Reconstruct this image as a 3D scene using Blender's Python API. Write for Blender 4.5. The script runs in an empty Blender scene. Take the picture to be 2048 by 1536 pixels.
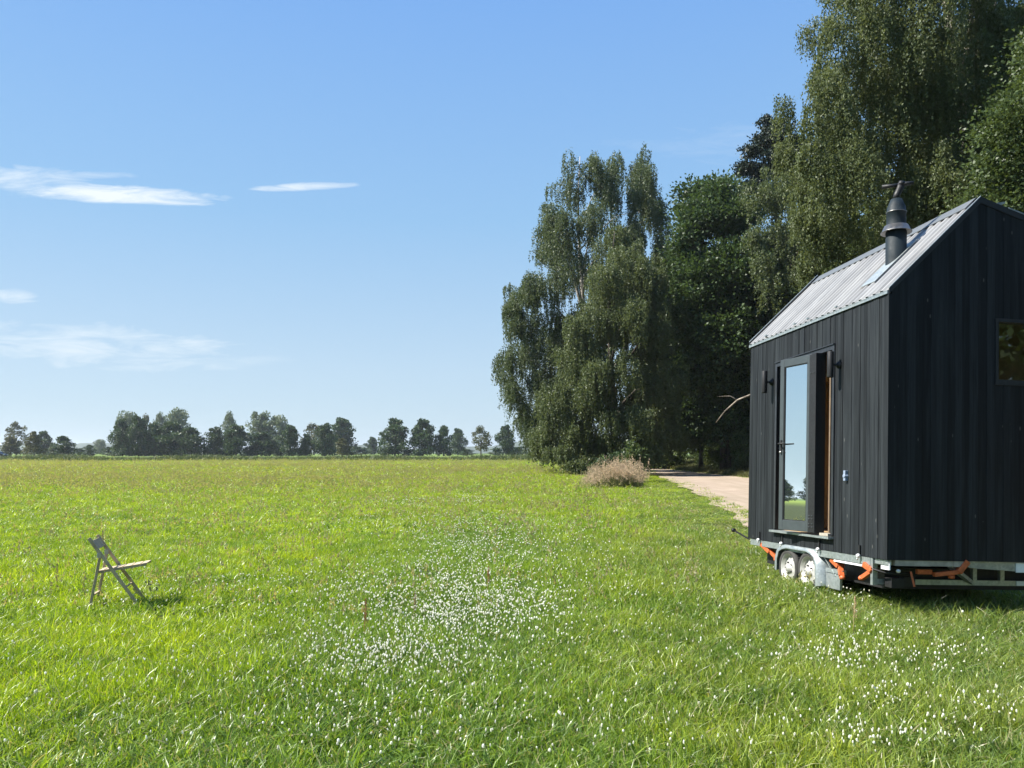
import bpy, math, random
import numpy as np
from mathutils import Vector, Matrix, Euler

R_ = math.radians
rng = np.random.default_rng(11)
random.seed(5)
scene = bpy.context.scene
COL = scene.collection
CAM_H = 1.75
F = 1576.6            # focal length in pixels of the 2048 px wide photograph
HOR = 905.0

# ---------------------------------------------------------------- helpers
def at(px, py, d):
    """world point seen at a photo pixel at distance d (metres along +Y)"""
    return np.array([(px - 1024) / F * d, d, CAM_H + (HOR - py) / F * d])

def tag(o, label=None, cat=None, group=None, kind=None):
    if label: o['label'] = label
    if cat: o['category'] = cat
    if group: o['group'] = group
    if kind: o['kind'] = kind
    return o

def empty(name, loc=(0, 0, 0), rot=(0, 0, 0)):
    o = bpy.data.objects.new(name, None)
    o.empty_display_size = 0.2
    o.location = loc
    o.rotation_euler = rot
    COL.objects.link(o)
    return o

def link(name, me, mat=None, parent=None):
    o = bpy.data.objects.new(name, me)
    if mat is not None and not me.materials:
        me.materials.append(mat)
    COL.objects.link(o)
    if parent is not None:
        o.parent = parent
    return o

def np_mesh(name, V, Q, tint=None, tris=False):
    n = 3 if tris else 4
    V = np.asarray(V, np.float32); Q = np.asarray(Q, np.int32)
    me = bpy.data.meshes.new(name)
    me.vertices.add(len(V)); me.vertices.foreach_set('co', V.ravel())
    me.loops.add(len(Q) * n); me.loops.foreach_set('vertex_index', Q.ravel())
    me.polygons.add(len(Q))
    me.polygons.foreach_set('loop_start', np.arange(0, len(Q) * n, n, dtype=np.int32))
    me.polygons.foreach_set('loop_total', np.full(len(Q), n, np.int32))
    me.update(calc_edges=True)
    if tint is not None:
        a = me.attributes.new('tint', 'FLOAT', 'FACE')
        a.data.foreach_set('value', np.asarray(tint, np.float32))
    return me

class MB:
    """collects simple solids and links them as ONE mesh object"""
    def __init__(s): s.v = []; s.f = []; s.t = []; s.sm = []
    def add(s, vs, fs, t=0.5, smooth=False):
        b = len(s.v); s.v += [tuple(v) for v in vs]
        for f in fs:
            s.f.append(tuple(b + i for i in f)); s.t.append(t); s.sm.append(smooth)
        return s
    def box(s, x0, x1, y0, y1, z0, z1, t=0.5, m=None):
        vs = [(x0, y0, z0), (x1, y0, z0), (x1, y1, z0), (x0, y1, z0), (x0, y0, z1), (x1, y0, z1), (x1, y1, z1), (x0, y1, z1)]
        if m is not None: vs = [tuple(m @ Vector(v)) for v in vs]
        return s.add(vs, [(0, 3, 2, 1), (4, 5, 6, 7), (0, 1, 5, 4), (1, 2, 6, 5), (2, 3, 7, 6), (3, 0, 4, 7)], t)
    def bar(s, a, b, w, h=None, t=0.5, up=(0, 0, 1)):
        h = w if h is None else h
        a = Vector(a); b = Vector(b); d = (b - a).normalized(); u = Vector(up)
        sd = d.cross(u)
        if sd.length < 1e-3: sd = d.cross(Vector((1, 0, 0)))
        sd.normalize(); u = sd.cross(d).normalized()
        vs = []
        for p in (a, b):
            for i, j in ((-1, -1), (1, -1), (1, 1), (-1, 1)):
                vs.append(tuple(p + sd * (i * w / 2) + u * (j * h / 2)))
        return s.add(vs, [(0, 1, 2, 3), (7, 6, 5, 4), (0, 4, 5, 1), (1, 5, 6, 2), (2, 6, 7, 3), (3, 7, 4, 0)], t)
    def tube(s, pts, rad, n=10, t=0.5, caps=True):
        pts = [Vector(p) for p in pts]
        if not hasattr(rad, '__len__'): rad = [rad] * len(pts)
        vs = []; fs = []; x = None
        for i, p in enumerate(pts):
            d = (pts[min(i + 1, len(pts) - 1)] - pts[max(i - 1, 0)]).normalized()
            if x is None:
                x = d.cross(Vector((0, 0, 1)))
                if x.length < 1e-3: x = Vector((1, 0, 0))
            x = (x - d * x.dot(d)).normalized(); y = d.cross(x)
            for k in range(n):
                a = 2 * math.pi * k / n
                vs.append(tuple(p + (x * math.cos(a) + y * math.sin(a)) * rad[i]))
        for i in range(len(pts) - 1):
            for k in range(n):
                k2 = (k + 1) % n
                fs.append((i * n + k, i * n + k2, (i + 1) * n + k2, (i + 1) * n + k))
        s.add(vs, fs, t, True)
        if caps:
            b = len(s.v) - len(vs)
            s.f.append(tuple(b + k for k in range(n - 1, -1, -1))); s.t.append(t); s.sm.append(False)
            s.f.append(tuple(b + (len(pts) - 1) * n + k for k in range(n))); s.t.append(t); s.sm.append(False)
        return s
    def lathe(s, prof, c=(0, 0, 0), axis='z', n=32, t=0.5):
        """prof = [(r, h)...] around an axis"""
        vs = []; fs = []
        for r, h in prof:
            for k in range(n):
                a = 2 * math.pi * k / n
                ca, sa = math.cos(a) * r, math.sin(a) * r
                if axis == 'z': v = (c[0] + ca, c[1] + sa, c[2] + h)
                elif axis == 'x': v = (c[0] + h, c[1] + ca, c[2] + sa)
                else: v = (c[0] + ca, c[1] + h, c[2] + sa)
                vs.append(v)
        for i in range(len(prof) - 1):
            for k in range(n):
                k2 = (k + 1) % n
                fs.append((i * n + k, i * n + k2, (i + 1) * n + k2, (i + 1) * n + k))
        return s.add(vs, fs, t, True)
    def prism(s, poly, a, b, axis='y', t=0.5):
        """polygon in the plane across `axis`, pushed from a to b"""
        n = len(poly); vs = []
        for h in (a, b):
            for p, q in poly:
                vs.append((p, h, q) if axis == 'y' else ((h, p, q) if axis == 'x' else (p, q, h)))
        fs = [tuple(range(n)), tuple(range(2 * n - 1, n - 1, -1))]
        for i in range(n):
            j = (i + 1) % n
            fs.append((i, i + n, j + n, j))
        return s.add(vs, fs, t)
    def build(s, name, mat, parent=None, bevel=0.0):
        me = bpy.data.meshes.new(name)
        me.from_pydata(s.v, [], s.f)
        me.polygons.foreach_set('use_smooth', s.sm)
        a = me.attributes.new('tint', 'FLOAT', 'FACE')
        a.data.foreach_set('value', s.t)
        me.update()
        o = link(name, me, mat, parent)
        if bevel:
            b = o.modifiers.new('bevel', 'BEVEL'); b.width = bevel; b.segments = 2; b.limit_method = 'ANGLE'
        return o

# ---------------------------------------------------------------- materials
class NT:
    def __init__(s, name):
        s.m = bpy.data.materials.new(name); s.m.use_nodes = True
        s.nt = s.m.node_tree; s.nt.nodes.clear()
        s.out = s.n('ShaderNodeOutputMaterial')
    def n(s, typ, **kw):
        nd = s.nt.nodes.new(typ)
        for k, v in kw.items(): setattr(nd, k, v)
        return nd
    def l(s, a, b): s.nt.links.new(a, b)
    def val(s, sock, v):
        if hasattr(v, 'is_output'): s.l(v, sock)
        else: sock.default_value = v
    def math(s, op, a, b=0.0, c=0.0, clamp=False):
        m = s.n('ShaderNodeMath', operation=op); m.use_clamp = clamp
        s.val(m.inputs[0], a); s.val(m.inputs[1], b); s.val(m.inputs[2], c)
        return m.outputs[0]
    def mix(s, f, a, b, mode='MIX'):
        m = s.n('ShaderNodeMix', data_type='RGBA', blend_type=mode)
        s.val(m.inputs[0], f); s.val(m.inputs[6], a if hasattr(a, 'is_output') else (*a, 1)[:4])
        s.val(m.inputs[7], b if hasattr(b, 'is_output') else (*b, 1)[:4])
        return m.outputs[2]
    def noise(s, vec, scale, detail=4.0, rough=0.5, dist=0.0):
        m = s.n('ShaderNodeTexNoise'); s.l(vec, m.inputs['Vector'])
        m.inputs['Scale'].default_value = scale; m.inputs['Detail'].default_value = detail
        m.inputs['Roughness'].default_value = rough; m.inputs['Distortion'].default_value = dist
        return m.outputs[0]
    def map(s, vec, scale=(1, 1, 1), loc=(0, 0, 0)):
        m = s.n('ShaderNodeMapping'); s.l(vec, m.inputs[0])
        m.inputs['Scale'].default_value = scale; m.inputs['Location'].default_value = loc
        return m.outputs[0]
    def rng(s, v, a, b, c=0.0, d=1.0, smooth=False):
        m = s.n('ShaderNodeMapRange'); m.interpolation_type = 'SMOOTHSTEP' if smooth else 'LINEAR'
        s.val(m.inputs[0], v)
        for i, x in zip((1, 2, 3, 4), (a, b, c, d)): m.inputs[i].default_value = x
        return m.outputs[0]
    def pos(s): return s.n('ShaderNodeNewGeometry').outputs['Position']
    def obj(s): return s.n('ShaderNodeTexCoord').outputs['Object']
    def attr(s, name, typ='GEOMETRY'):
        a = s.n('ShaderNodeAttribute'); a.attribute_name = name; a.attribute_type = typ
        return a.outputs['Fac']
    def bump(s, h, strength=0.3, dist=0.01):
        b = s.n('ShaderNodeBump'); b.inputs['Strength'].default_value = strength
        b.inputs['Distance'].default_value = dist; s.l(h, b.inputs['Height'])
        return b.outputs[0]
    def pbr(s, color, rough=0.6, metal=0.0, normal=None, spec=0.5):
        p = s.n('ShaderNodeBsdfPrincipled')
        s.val(p.inputs['Base Color'], color if hasattr(color, 'is_output') else (*color, 1)[:4])
        s.val(p.inputs['Roughness'], rough); s.val(p.inputs['Metallic'], metal)
        p.inputs['Specular IOR Level'].default_value = spec
        if normal is not None: s.l(normal, p.inputs['Normal'])
        return p.outputs[0]
    def done(s, sh): s.l(sh, s.out.inputs['Surface']); return s.m

def mat_plain(name, col, rough=0.6, metal=0.0, var=0.25, scale=12, spec=0.5, bump=0.15):
    t = NT(name); p = t.obj()
    nz = t.noise(p, scale, 6, 0.6)
    c = t.mix(t.rng(nz, 0.3, 0.7), tuple(x * (1 - var) for x in col), tuple(min(1, x * (1 + var)) for x in col))
    r = t.rng(t.noise(p, scale * 2.3, 4), 0.3, 0.7, max(0.03, rough - 0.1), min(1, rough + 0.1))
    return t.done(t.pbr(c, r, metal, t.bump(nz, bump, 0.004), spec))

def mat_leaf(name, dark, light, dry=None, trans=0.32, rough=0.5, pscale=0.35, spec=0.35):
    t = NT(name)
    tint = t.attr('tint')
    big = t.noise(t.pos(), pscale, 3, 0.6)
    f = t.math('ADD', t.math('MULTIPLY', tint, 0.65), t.rng(big, 0.3, 0.7, 0, 0.35), clamp=True)
    c = t.mix(f, dark, light)
    if dry is not None:
        c = t.mix(t.rng(t.noise(t.pos(), pscale * 2.1, 2), 0.55, 0.75, 0, 0.7), c, dry)
    pb = t.pbr(c, rough, 0, None, spec)
    tr = t.n('ShaderNodeBsdfTranslucent')
    tc = t.mix(0.5, c, tuple(min(1, x * y) for x, y in zip(light, (1.6, 1.5, 0.7))))
    t.l(tc, tr.inputs[0])
    mx = t.n('ShaderNodeMixShader'); mx.inputs[0].default_value = trans
    t.l(pb, mx.inputs[1]); t.l(tr.outputs[0], mx.inputs[2])
    return t.done(mx.outputs[0])

def mat_bark(name, a, b, scale=4.0):
    t = NT(name); p = t.map(t.obj(), (1, 1, 0.35))
    nz = t.noise(p, scale, 8, 0.65, 0.4)
    return t.done(t.pbr(t.mix(t.rng(nz, 0.38, 0.62), a, b), 0.85, 0, t.bump(nz, 0.6, 0.03), 0.2))

def mat_birch_bark():
    t = NT('birch_bark'); p = t.map(t.obj(), (1, 1, 3.0))
    nz = t.noise(p, 3.0, 8, 0.7, 0.5)
    c = t.mix(t.rng(nz, 0.5, 0.6), (0.42, 0.38, 0.33), (0.03, 0.027, 0.024))
    return t.done(t.pbr(c, 0.75, 0, t.bump(nz, 0.4, 0.02), 0.3))

# ---------------------------------------------------------------- world, sun, camera
SUN_AZ, SUN_EL = -92.0, 47.0       # azimuth from +Y towards +X
w = bpy.data.worlds.new('World'); scene.world = w; w.use_nodes = True
nt = w.node_tree; nt.nodes.clear()
def wn(typ, **kw):
    nd = nt.nodes.new(typ)
    for k, v in kw.items(): setattr(nd, k, v)
    return nd
def wm(op, a, b=0.0, c=0.0, clamp=False):
    m = wn('ShaderNodeMath', operation=op); m.use_clamp = clamp
    for i, v in enumerate((a, b, c)):
        if hasattr(v, 'is_output'): nt.links.new(v, m.inputs[i])
        else: m.inputs[i].default_value = v
    return m.outputs[0]
sky = wn('ShaderNodeTexSky', sky_type='NISHITA')
sky.sun_disc = False; sky.sun_elevation = R_(SUN_EL); sky.sun_rotation = R_(SUN_AZ)
sky.altitude = 40; sky.air_density = 1.0; sky.dust_density = 0.2; sky.ozone_density = 2.2
tcd = wn('ShaderNodeTexCoord').outputs['Generated']
sep = wn('ShaderNodeSeparateXYZ'); nt.links.new(tcd, sep.inputs[0])
yy = wm('MAXIMUM', sep.outputs[1], 0.02)
U = wm('DIVIDE', sep.outputs[0], yy); V = wm('DIVIDE', sep.outputs[2], yy)
cmb = wn('ShaderNodeCombineXYZ')
nt.links.new(wm('MULTIPLY', U, 7.0), cmb.inputs[0]); nt.links.new(wm('MULTIPLY', V, 38.0), cmb.inputs[1])
nz1 = wn('ShaderNodeTexNoise'); nt.links.new(cmb.outputs[0], nz1.inputs['Vector'])
nz1.inputs['Scale'].default_value = 1.6; nz1.inputs['Detail'].default_value = 7; nz1.inputs['Roughness'].default_value = 0.62; nz1.inputs['Distortion'].default_value = 0.6
nf = nz1.outputs[0]
def blob(cx, cy, rx, ry, tilt=0.0, amp=1.0, soft=1.0):
    """a thin cloud at a direction (photo pixel of its middle), wispy through noise"""
    u0, v0 = (cx - 1024) / F, (HOR - cy) / F
    du = wm('SUBTRACT', U, u0); dv = wm('SUBTRACT', wm('SUBTRACT', V, v0), wm('MULTIPLY', du, tilt))
    a = wm('POWER', wm('ABSOLUTE', wm('DIVIDE', du, rx / F)), 2.0)
    b = wm('POWER', wm('ABSOLUTE', wm('DIVIDE', dv, ry / F)), 2.0)
    g = wm('SUBTRACT', 1.0, wm('ADD', a, b))
    g = wm('ADD', g, wm('MULTIPLY', wm('SUBTRACT', nf, 0.52), 4.2 * soft))
    return wm('MULTIPLY', wm('MULTIPLY', g, 0.75 / soft, clamp=True), amp)
clouds = [blob(230, 388, 230, 20, -0.06, 0.92, 0.7), blob(60, 360, 150, 34, -0.05, 0.6, 1.0), blob(190, 350, 90, 9, 0, 0.4, 1.0), blob(615, 373, 110, 9, 0.03, 0.75, 0.7),
          blob(20, 594, 60, 14, -0.04, 0.6, 1.0), blob(170, 690, 360, 44, -0.06, 0.55, 1.3), blob(480, 722, 160, 14, 0, 0.2, 1.1), blob(1500, 285, 280, 40, 0.03, 0.12, 1.4)]
cm = clouds[0]
for c in clouds[1:]: cm = wm('MAXIMUM', cm, c)
cm = wm('MULTIPLY', cm, wm('GREATER_THAN', sep.outputs[1], 0.05))
mixc = wn('ShaderNodeMix', data_type='RGBA'); nt.links.new(cm, mixc.inputs[0])
tintn = wn('ShaderNodeMix', data_type='RGBA', blend_type='MULTIPLY'); tintn.inputs[0].default_value = 1.0
ramp = wn('ShaderNodeValToRGB'); nt.links.new(wm('MULTIPLY', sep.outputs[2], 1.6), ramp.inputs[0])   # clear summer air by elevation
cr0 = ramp.color_ramp; cr0.elements[0].position = 0.0; cr0.elements[0].color = (2.3 / 4, 2.98 / 4, 3.4 / 4, 1); cr0.elements[1].position = 0.92; cr0.elements[1].color = (0.72 / 4, 1.68 / 4, 3.7 / 4, 1)
e_ = cr0.elements.new(0.16); e_.color = (2.1 / 4, 2.85 / 4, 3.55 / 4, 1); e_ = cr0.elements.new(0.45); e_.color = (1.30 / 4, 2.34 / 4, 3.6 / 4, 1)
sc_ = wn('ShaderNodeVectorMath', operation='SCALE'); nt.links.new(ramp.outputs[0], sc_.inputs[0]); sc_.inputs[3].default_value = 4.0
sk_ = wn('ShaderNodeVectorMath', operation='SCALE'); nt.links.new(sky.outputs[0], sk_.inputs[0]); sk_.inputs[3].default_value = 0.42
mg_ = wn('ShaderNodeMix', data_type='RGBA'); mg_.inputs[0].default_value = 0.86; nt.links.new(sk_.outputs[0], mg_.inputs[6]); nt.links.new(sc_.outputs[0], mg_.inputs[7])
nt.links.new(mg_.outputs[2], tintn.inputs[6]); tintn.inputs[7].default_value = (1.0, 1.0, 1.0, 1)
nt.links.new(tintn.outputs[2], mixc.inputs[6]); mixc.inputs[7].default_value = (3.7, 3.95, 4.1, 1)
bg = wn('ShaderNodeBackground'); nt.links.new(mixc.outputs[2], bg.inputs[0]); bg.inputs[1].default_value = 0.11
wo = wn('ShaderNodeOutputWorld'); nt.links.new(bg.outputs[0], wo.inputs[0])

sl = bpy.data.lights.new('sun', 'SUN'); sl.energy = 5.0; sl.angle = R_(0.53); sl.color = (1.0, 0.955, 0.87)
so = bpy.data.objects.new('sun', sl); COL.objects.link(so)
az, el = R_(SUN_AZ), R_(SUN_EL)
sdir = Vector((math.sin(az) * math.cos(el), math.cos(az) * math.cos(el), math.sin(el)))
so.rotation_euler = sdir.to_track_quat('Z', 'Y').to_euler()
so.location = (-20, 10, 30)

cd = bpy.data.cameras.new('camera'); cam = bpy.data.objects.new('camera', cd); COL.objects.link(cam)
cam.location = (0, 0, CAM_H); cam.rotation_euler = (R_(90), 0, 0)
cd.sensor_width = 36; cd.lens = 36 * F / 2048; cd.shift_y = (HOR - 768) / 2048
cd.clip_start = 0.05; cd.clip_end = 20000
scene.camera = cam
scene.view_settings.view_transform = 'Standard'; scene.view_settings.look = 'None'
scene.view_settings.exposure = 1.24; scene.view_settings.gamma = 1.0
cy = scene.cycles
cy.max_bounces = 8; cy.diffuse_bounces = 4; cy.glossy_bounces = 4; cy.transmission_bounces = 6; cy.transparent_max_bounces = 8
cy.volume_bounces = 0; cy.sample_clamp_indirect = 4.0; cy.caustics_reflective = False; cy.caustics_refractive = False
cy.use_denoising = True; cy.denoiser = 'OPENIMAGEDENOISE'; cy.denoising_prefilter = 'ACCURATE'; cy.denoising_input_passes = 'RGB_ALBEDO_NORMAL'; cy.use_adaptive_sampling = False

# ---------------------------------------------------------------- the ground
ROAD_L = [(9.5, 3), (7.4, 10), (6.1, 14.5), (5.55, 18.4), (7.7, 32.5), (9.8, 50), (11.5, 66), (12.9, 79), (14.6, 95), (14.0, 115), (12.0, 140)]
ROAD_R = [(15.5, 3), (13.4, 10), (12.4, 14.5), (12.2, 18.4), (13.6, 32.5), (16.2, 50), (16.4, 66), (16.3, 79), (17.2, 95), (17.0, 115), (15.2, 140)]
def road_x(side, y):
    a = np.array(side); return np.interp(y, a[:, 1], a[:, 0])
def gh(x, y):
    """ground height"""
    x = np.asarray(x, float); y = np.asarray(y, float)
    h = 0.022 * np.sin(x * 0.9 + 1.3 * np.sin(y * 0.37)) * np.cos(y * 0.7 + 0.6) + 0.012 * np.sin(x * 2.3 + y * 1.7)
    rd = (x > road_x(ROAD_L, y) - 0.3) & (x < road_x(ROAD_R, y) + 0.3) & (y < 145)
    h = np.where(rd, h * 0.3, h)
    bank = np.clip((x - road_x(ROAD_R, y) - 0.4) / 3.0, 0, 1) * np.clip((y - 8) / 10, 0, 1) * np.clip((150 - y) / 20, 0, 1)
    h = h + bank * 0.55
    h = h * np.clip((260 - y) / 80, 0, 1)
    # shallow ditch across the far meadow and the slightly raised field behind it
    h = h + 0.35 * np.exp(-((y - 150 - 0.02 * x) / 6.0) ** 2) + np.clip((y - 155) / 60, 0, 1) * 0.3
    return h

def grid_axis(a, b, near, far_ratio):
    out = [0.0]; s = near
    while out[-1] < b: out.append(out[-1] + s); s *= far_ratio
    return np.array(out)
gy = np.concatenate([-np.array([7000, 3000, 1200, 500, 200, 80, 40, 20, 10, 5, 2.5, 1.0]), grid_axis(0, 7000, 0.5, 1.022)])
gx1 = grid_axis(0, 7000, 0.5, 1.035); gx = np.concatenate([-gx1[:0:-1], gx1])
XX, YY = np.meshgrid(gx, gy)
ZZ = gh(XX, YY)
nx, ny = len(gx), len(gy)
idx = np.arange(nx * ny).reshape(ny, nx)
Q = np.stack([idx[:-1, :-1], idx[:-1, 1:], idx[1:, 1:], idx[1:, :-1]], -1).reshape(-1, 4)

def grass_zone_color(t, pos, dense=1.0):
    """one colour field shared by the soil sheet far off and the blades, tied to places in the meadow"""
    sx = t.n('ShaderNodeSeparateXYZ'); t.l(pos, sx.inputs[0])
    x, y = sx.outputs[0], sx.outputs[1]
    n1 = t.noise(pos, 0.16, 4, 0.6); n2 = t.noise(pos, 0.9, 3, 0.6); n3 = t.noise(t.map(pos, (0.06, 0.13, 1)), 1.0, 5, 0.65)
    fresh = t.mix(t.rng(n2, 0.35, 0.65), (0.18, 0.30, 0.022), (0.34, 0.45, 0.035))
    dull = t.mix(t.rng(n2, 0.35, 0.65), (0.14, 0.22, 0.055), (0.25, 0.32, 0.09))
    # the strip beside the road is duller and drier than the open meadow on the left
    fr = t.math('ADD', t.math('MULTIPLY', x, -0.16), t.math('ADD', t.math('MULTIPLY', y, 0.045), t.rng(n1, 0.3, 0.7, -0.25, 0.75)), clamp=True)
    c = t.mix(fr, dull, fresh)
    clv = t.math('MULTIPLY', t.rng(t.math('ABSOLUTE', t.math('ADD', x, t.math('ADD', 0.95, t.math('MULTIPLY', y, -0.02)))), 2.4, 0.5, 0, 1, True), t.rng(y, 24, 16, 0, 1, True))
    c = t.mix(t.math('MULTIPLY', clv, t.rng(n2, 0.3, 0.6, 0.25, 0.8)), c, (0.145, 0.26, 0.06))
    c = t.mix(t.math('MULTIPLY', t.rng(n1, 0.52, 0.66), t.rng(y, 30, 12, 0, 0.5)), c, (0.13, 0.23, 0.05))
    och = t.mix(n2, (0.25, 0.27, 0.06), (0.34, 0.31, 0.10))
    far = t.rng(y, 14, 70, 0.0, 0.9, True)
    oc = t.math('MULTIPLY', far, t.rng(n3, 0.40, 0.64, 0.1, 0.95))
    left = t.rng(x, 4, -6, 0.25, 1.0)
    c = t.mix(t.math('MULTIPLY', oc, left, clamp=True), c, och)
    return c, x, y

t = NT('meadow_soil'); pos = t.pos()
c, gxn, gyn = grass_zone_color(t, pos)
soil = t.mix(t.rng(t.noise(pos, 6, 8, 0.7), 0.35, 0.65), (0.035, 0.045, 0.014), (0.075, 0.085, 0.028))
c = t.mix(t.rng(gyn, 60, 130, 0, 0.85), soil, c)
beyond = t.mix(t.noise(t.map(pos, (0.02, 0.09, 1)), 1.0, 4), (0.11, 0.165, 0.035), (0.17, 0.23, 0.06))
c = t.mix(t.rng(gyn, 158, 162), c, beyond)
c = t.mix(t.rng(gyn, 600, 900), c, (0.07, 0.10, 0.035))
wear = t.math('MULTIPLY', t.math('MULTIPLY', t.rng(gyn, 9.0, 7.4, 0, 1, True), t.rng(gyn, 5.4, 6.6, 0, 1, True)), t.rng(gxn, 3.9, 5.0, 0, 1, True))
sand = t.mix(t.noise(pos, 25, 5), (0.25, 0.20, 0.12), (0.40, 0.33, 0.22))
c = t.mix(t.math('MULTIPLY', wear, t.rng(t.noise(pos, 3.0, 4), 0.4, 0.55)), c, sand)
hb = t.noise(pos, 14, 6, 0.7)
t.done(t.pbr(c, 0.95, 0, t.bump(hb, 0.6, 0.05), 0.1))
M_SOIL = t.m
me = np_mesh('meadow', np.stack([XX, YY, ZZ], -1).reshape(-1, 3), Q)
ground = link('meadow_ground', me, M_SOIL); tag(ground, kind='structure')

# the sandy track
t = NT('sandy_track'); pos = t.pos()
n1 = t.noise(pos, 0.5, 6, 0.7); n2 = t.noise(pos, 18, 8, 0.75); n3 = t.noise(t.map(pos, (1.6, 0.12, 1)), 1.2, 4, 0.6)
c = t.mix(t.rng(n1, 0.3, 0.7), (0.29, 0.225, 0.17), (0.40, 0.32, 0.25))
c = t.mix(t.rng(n3, 0.45, 0.65, 0, 0.5), c, (0.23, 0.19, 0.13))
c = t.mix(t.rng(n2, 0.5, 0.7, 0, 0.45), c, (0.24, 0.20, 0.15))
M_TRACK = t.done(t.pbr(c, 0.95, 0, t.bump(n2, 0.7, 0.03), 0.1))
ys = np.concatenate([np.arange(3, 40, 0.5), np.arange(40, 141, 1.0)])
V_, Q_ = [], []
NX = 14
for i, y in enumerate(ys):
    xl, xr = road_x(ROAD_L, y), road_x(ROAD_R, y)
    jl = 0.14 * math.sin(y * 0.9) + 0.07 * math.sin(y * 2.3 + 1); jr = 0.16 * math.sin(y * 1.3 + 2)
    for k in range(NX):
        x = xl + jl + (xr - xl + jr - jl) * k / (NX - 1)
        rut = -0.02 * (math.exp(-((k / (NX - 1) - 0.28) / 0.09) ** 2) + math.exp(-((k / (NX - 1) - 0.72) / 0.09) ** 2))
        V_.append((x, y, float(gh(x, y)) + 0.035 + rut))
for i in range(len(ys) - 1):
    for k in range(NX - 1):
        a = i * NX + k; Q_.append((a, a + 1, a + NX + 1, a + NX))
track = link('sandy_road', np_mesh('track', V_, Q_), M_TRACK); tag(track, kind='structure')

# ---------------------------------------------------------------- grass (uncountable)
def blade_tuft(name, n, rad, hmin, hmax, width, bend, seed, heads=0.0, head_w=0.012):
    r = np.random.default_rng(seed); V, T, tint = [], [], []
    for i in range(n):
        a = r.uniform(0, 2 * math.pi); d = rad * math.sqrt(r.uniform()); x0, y0 = d * math.cos(a), d * math.sin(a)
        h = r.uniform(hmin, hmax); la = r.uniform(0, 2 * math.pi); ln = h * r.uniform(0.1, bend)
        dx, dy = math.cos(la), math.sin(la)
        fa = r.uniform(0, 2 * math.pi); wx, wy = math.cos(fa), math.sin(fa)
        segs = 3; b = len(V); tt = r.uniform()
        hd = r.uniform() < heads
        for s in range(segs + 1):
            u = s / segs; ww = width * (1 - u ** 1.5) * 0.5 * (0.5 if hd else 1)
            cx = x0 + dx * ln * u * u; cyy = y0 + dy * ln * u * u; cz = h * (u - 0.28 * (ln / h) * u * u)
            if s < segs: V += [(cx - wx * ww, cyy - wy * ww, cz), (cx + wx * ww, cyy + wy * ww, cz)]
            else: V.append((cx, cyy, cz))
        for s in range(segs - 1):
            p = b + 2 * s; T += [(p, p + 1, p + 3), (p, p + 3, p + 2)]; tint += [tt, tt]
        p = b + 2 * (segs - 1); T.append((p, p + 1, p + 2)); tint.append(tt)
        if hd:
            top = V[-1]
            for k in range(7):
                u = k / 6; b = len(V); z = top[2] - 0.10 * u * (h / 0.5); aa = r.uniform(0, 6.28); l = head_w * (0.5 + u) * r.uniform(0.6, 1.3)
                V += [(top[0], top[1], z), (top[0] + math.cos(aa) * l, top[1] + math.sin(aa) * l, z + 0.01), (top[0], top[1], z + 0.03)]
                T.append((b, b + 1, b + 2)); tint.append(2.0)
    return np_mesh(name, V, T, tint, tris=True)

t = NT('grass_blades'); pos = t.pos()
c, gxn, gyn = grass_zone_color(t, pos)
tint = t.attr('tint'); it = t.attr('itint', 'INSTANCER')
c = t.mix(1.0, c, t.mix(tint, (0.48, 0.55, 0.62), (1.50, 1.38, 0.95)), 'MULTIPLY')
c = t.mix(1.0, c, t.mix(it, (0.66, 0.74, 0.85), (1.34, 1.24, 1.0)), 'MULTIPLY')
c = t.mix(t.math('GREATER_THAN', tint, 0.93), c, (0.34, 0.32, 0.16))      # dead straw blades
c = t.mix(t.math('GREATER_THAN', tint, 1.5), c, (0.34, 0.31, 0.17))      # seed heads
pb = t.pbr(c, 0.36, 0, None, 0.5)
tr = t.n('ShaderNodeBsdfTranslucent'); t.l(t.mix(1.0, c, (1.5, 1.45, 0.6), 'MULTIPLY'), tr.inputs[0])
mx = t.n('ShaderNodeMixShader'); mx.inputs[0].default_value = 0.42; t.l(pb, mx.inputs[1]); t.l(tr.outputs[0], mx.inputs[2])
M_GRASS = t.done(mx.outputs[0])

def tuft_collection(name, meshes, mat):
    cc = bpy.data.collections.new(name)
    for m in meshes:
        if mat is not None: m.materials.append(mat)
        cc.objects.link(bpy.data.objects.new(m.name, m))
    return cc

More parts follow.
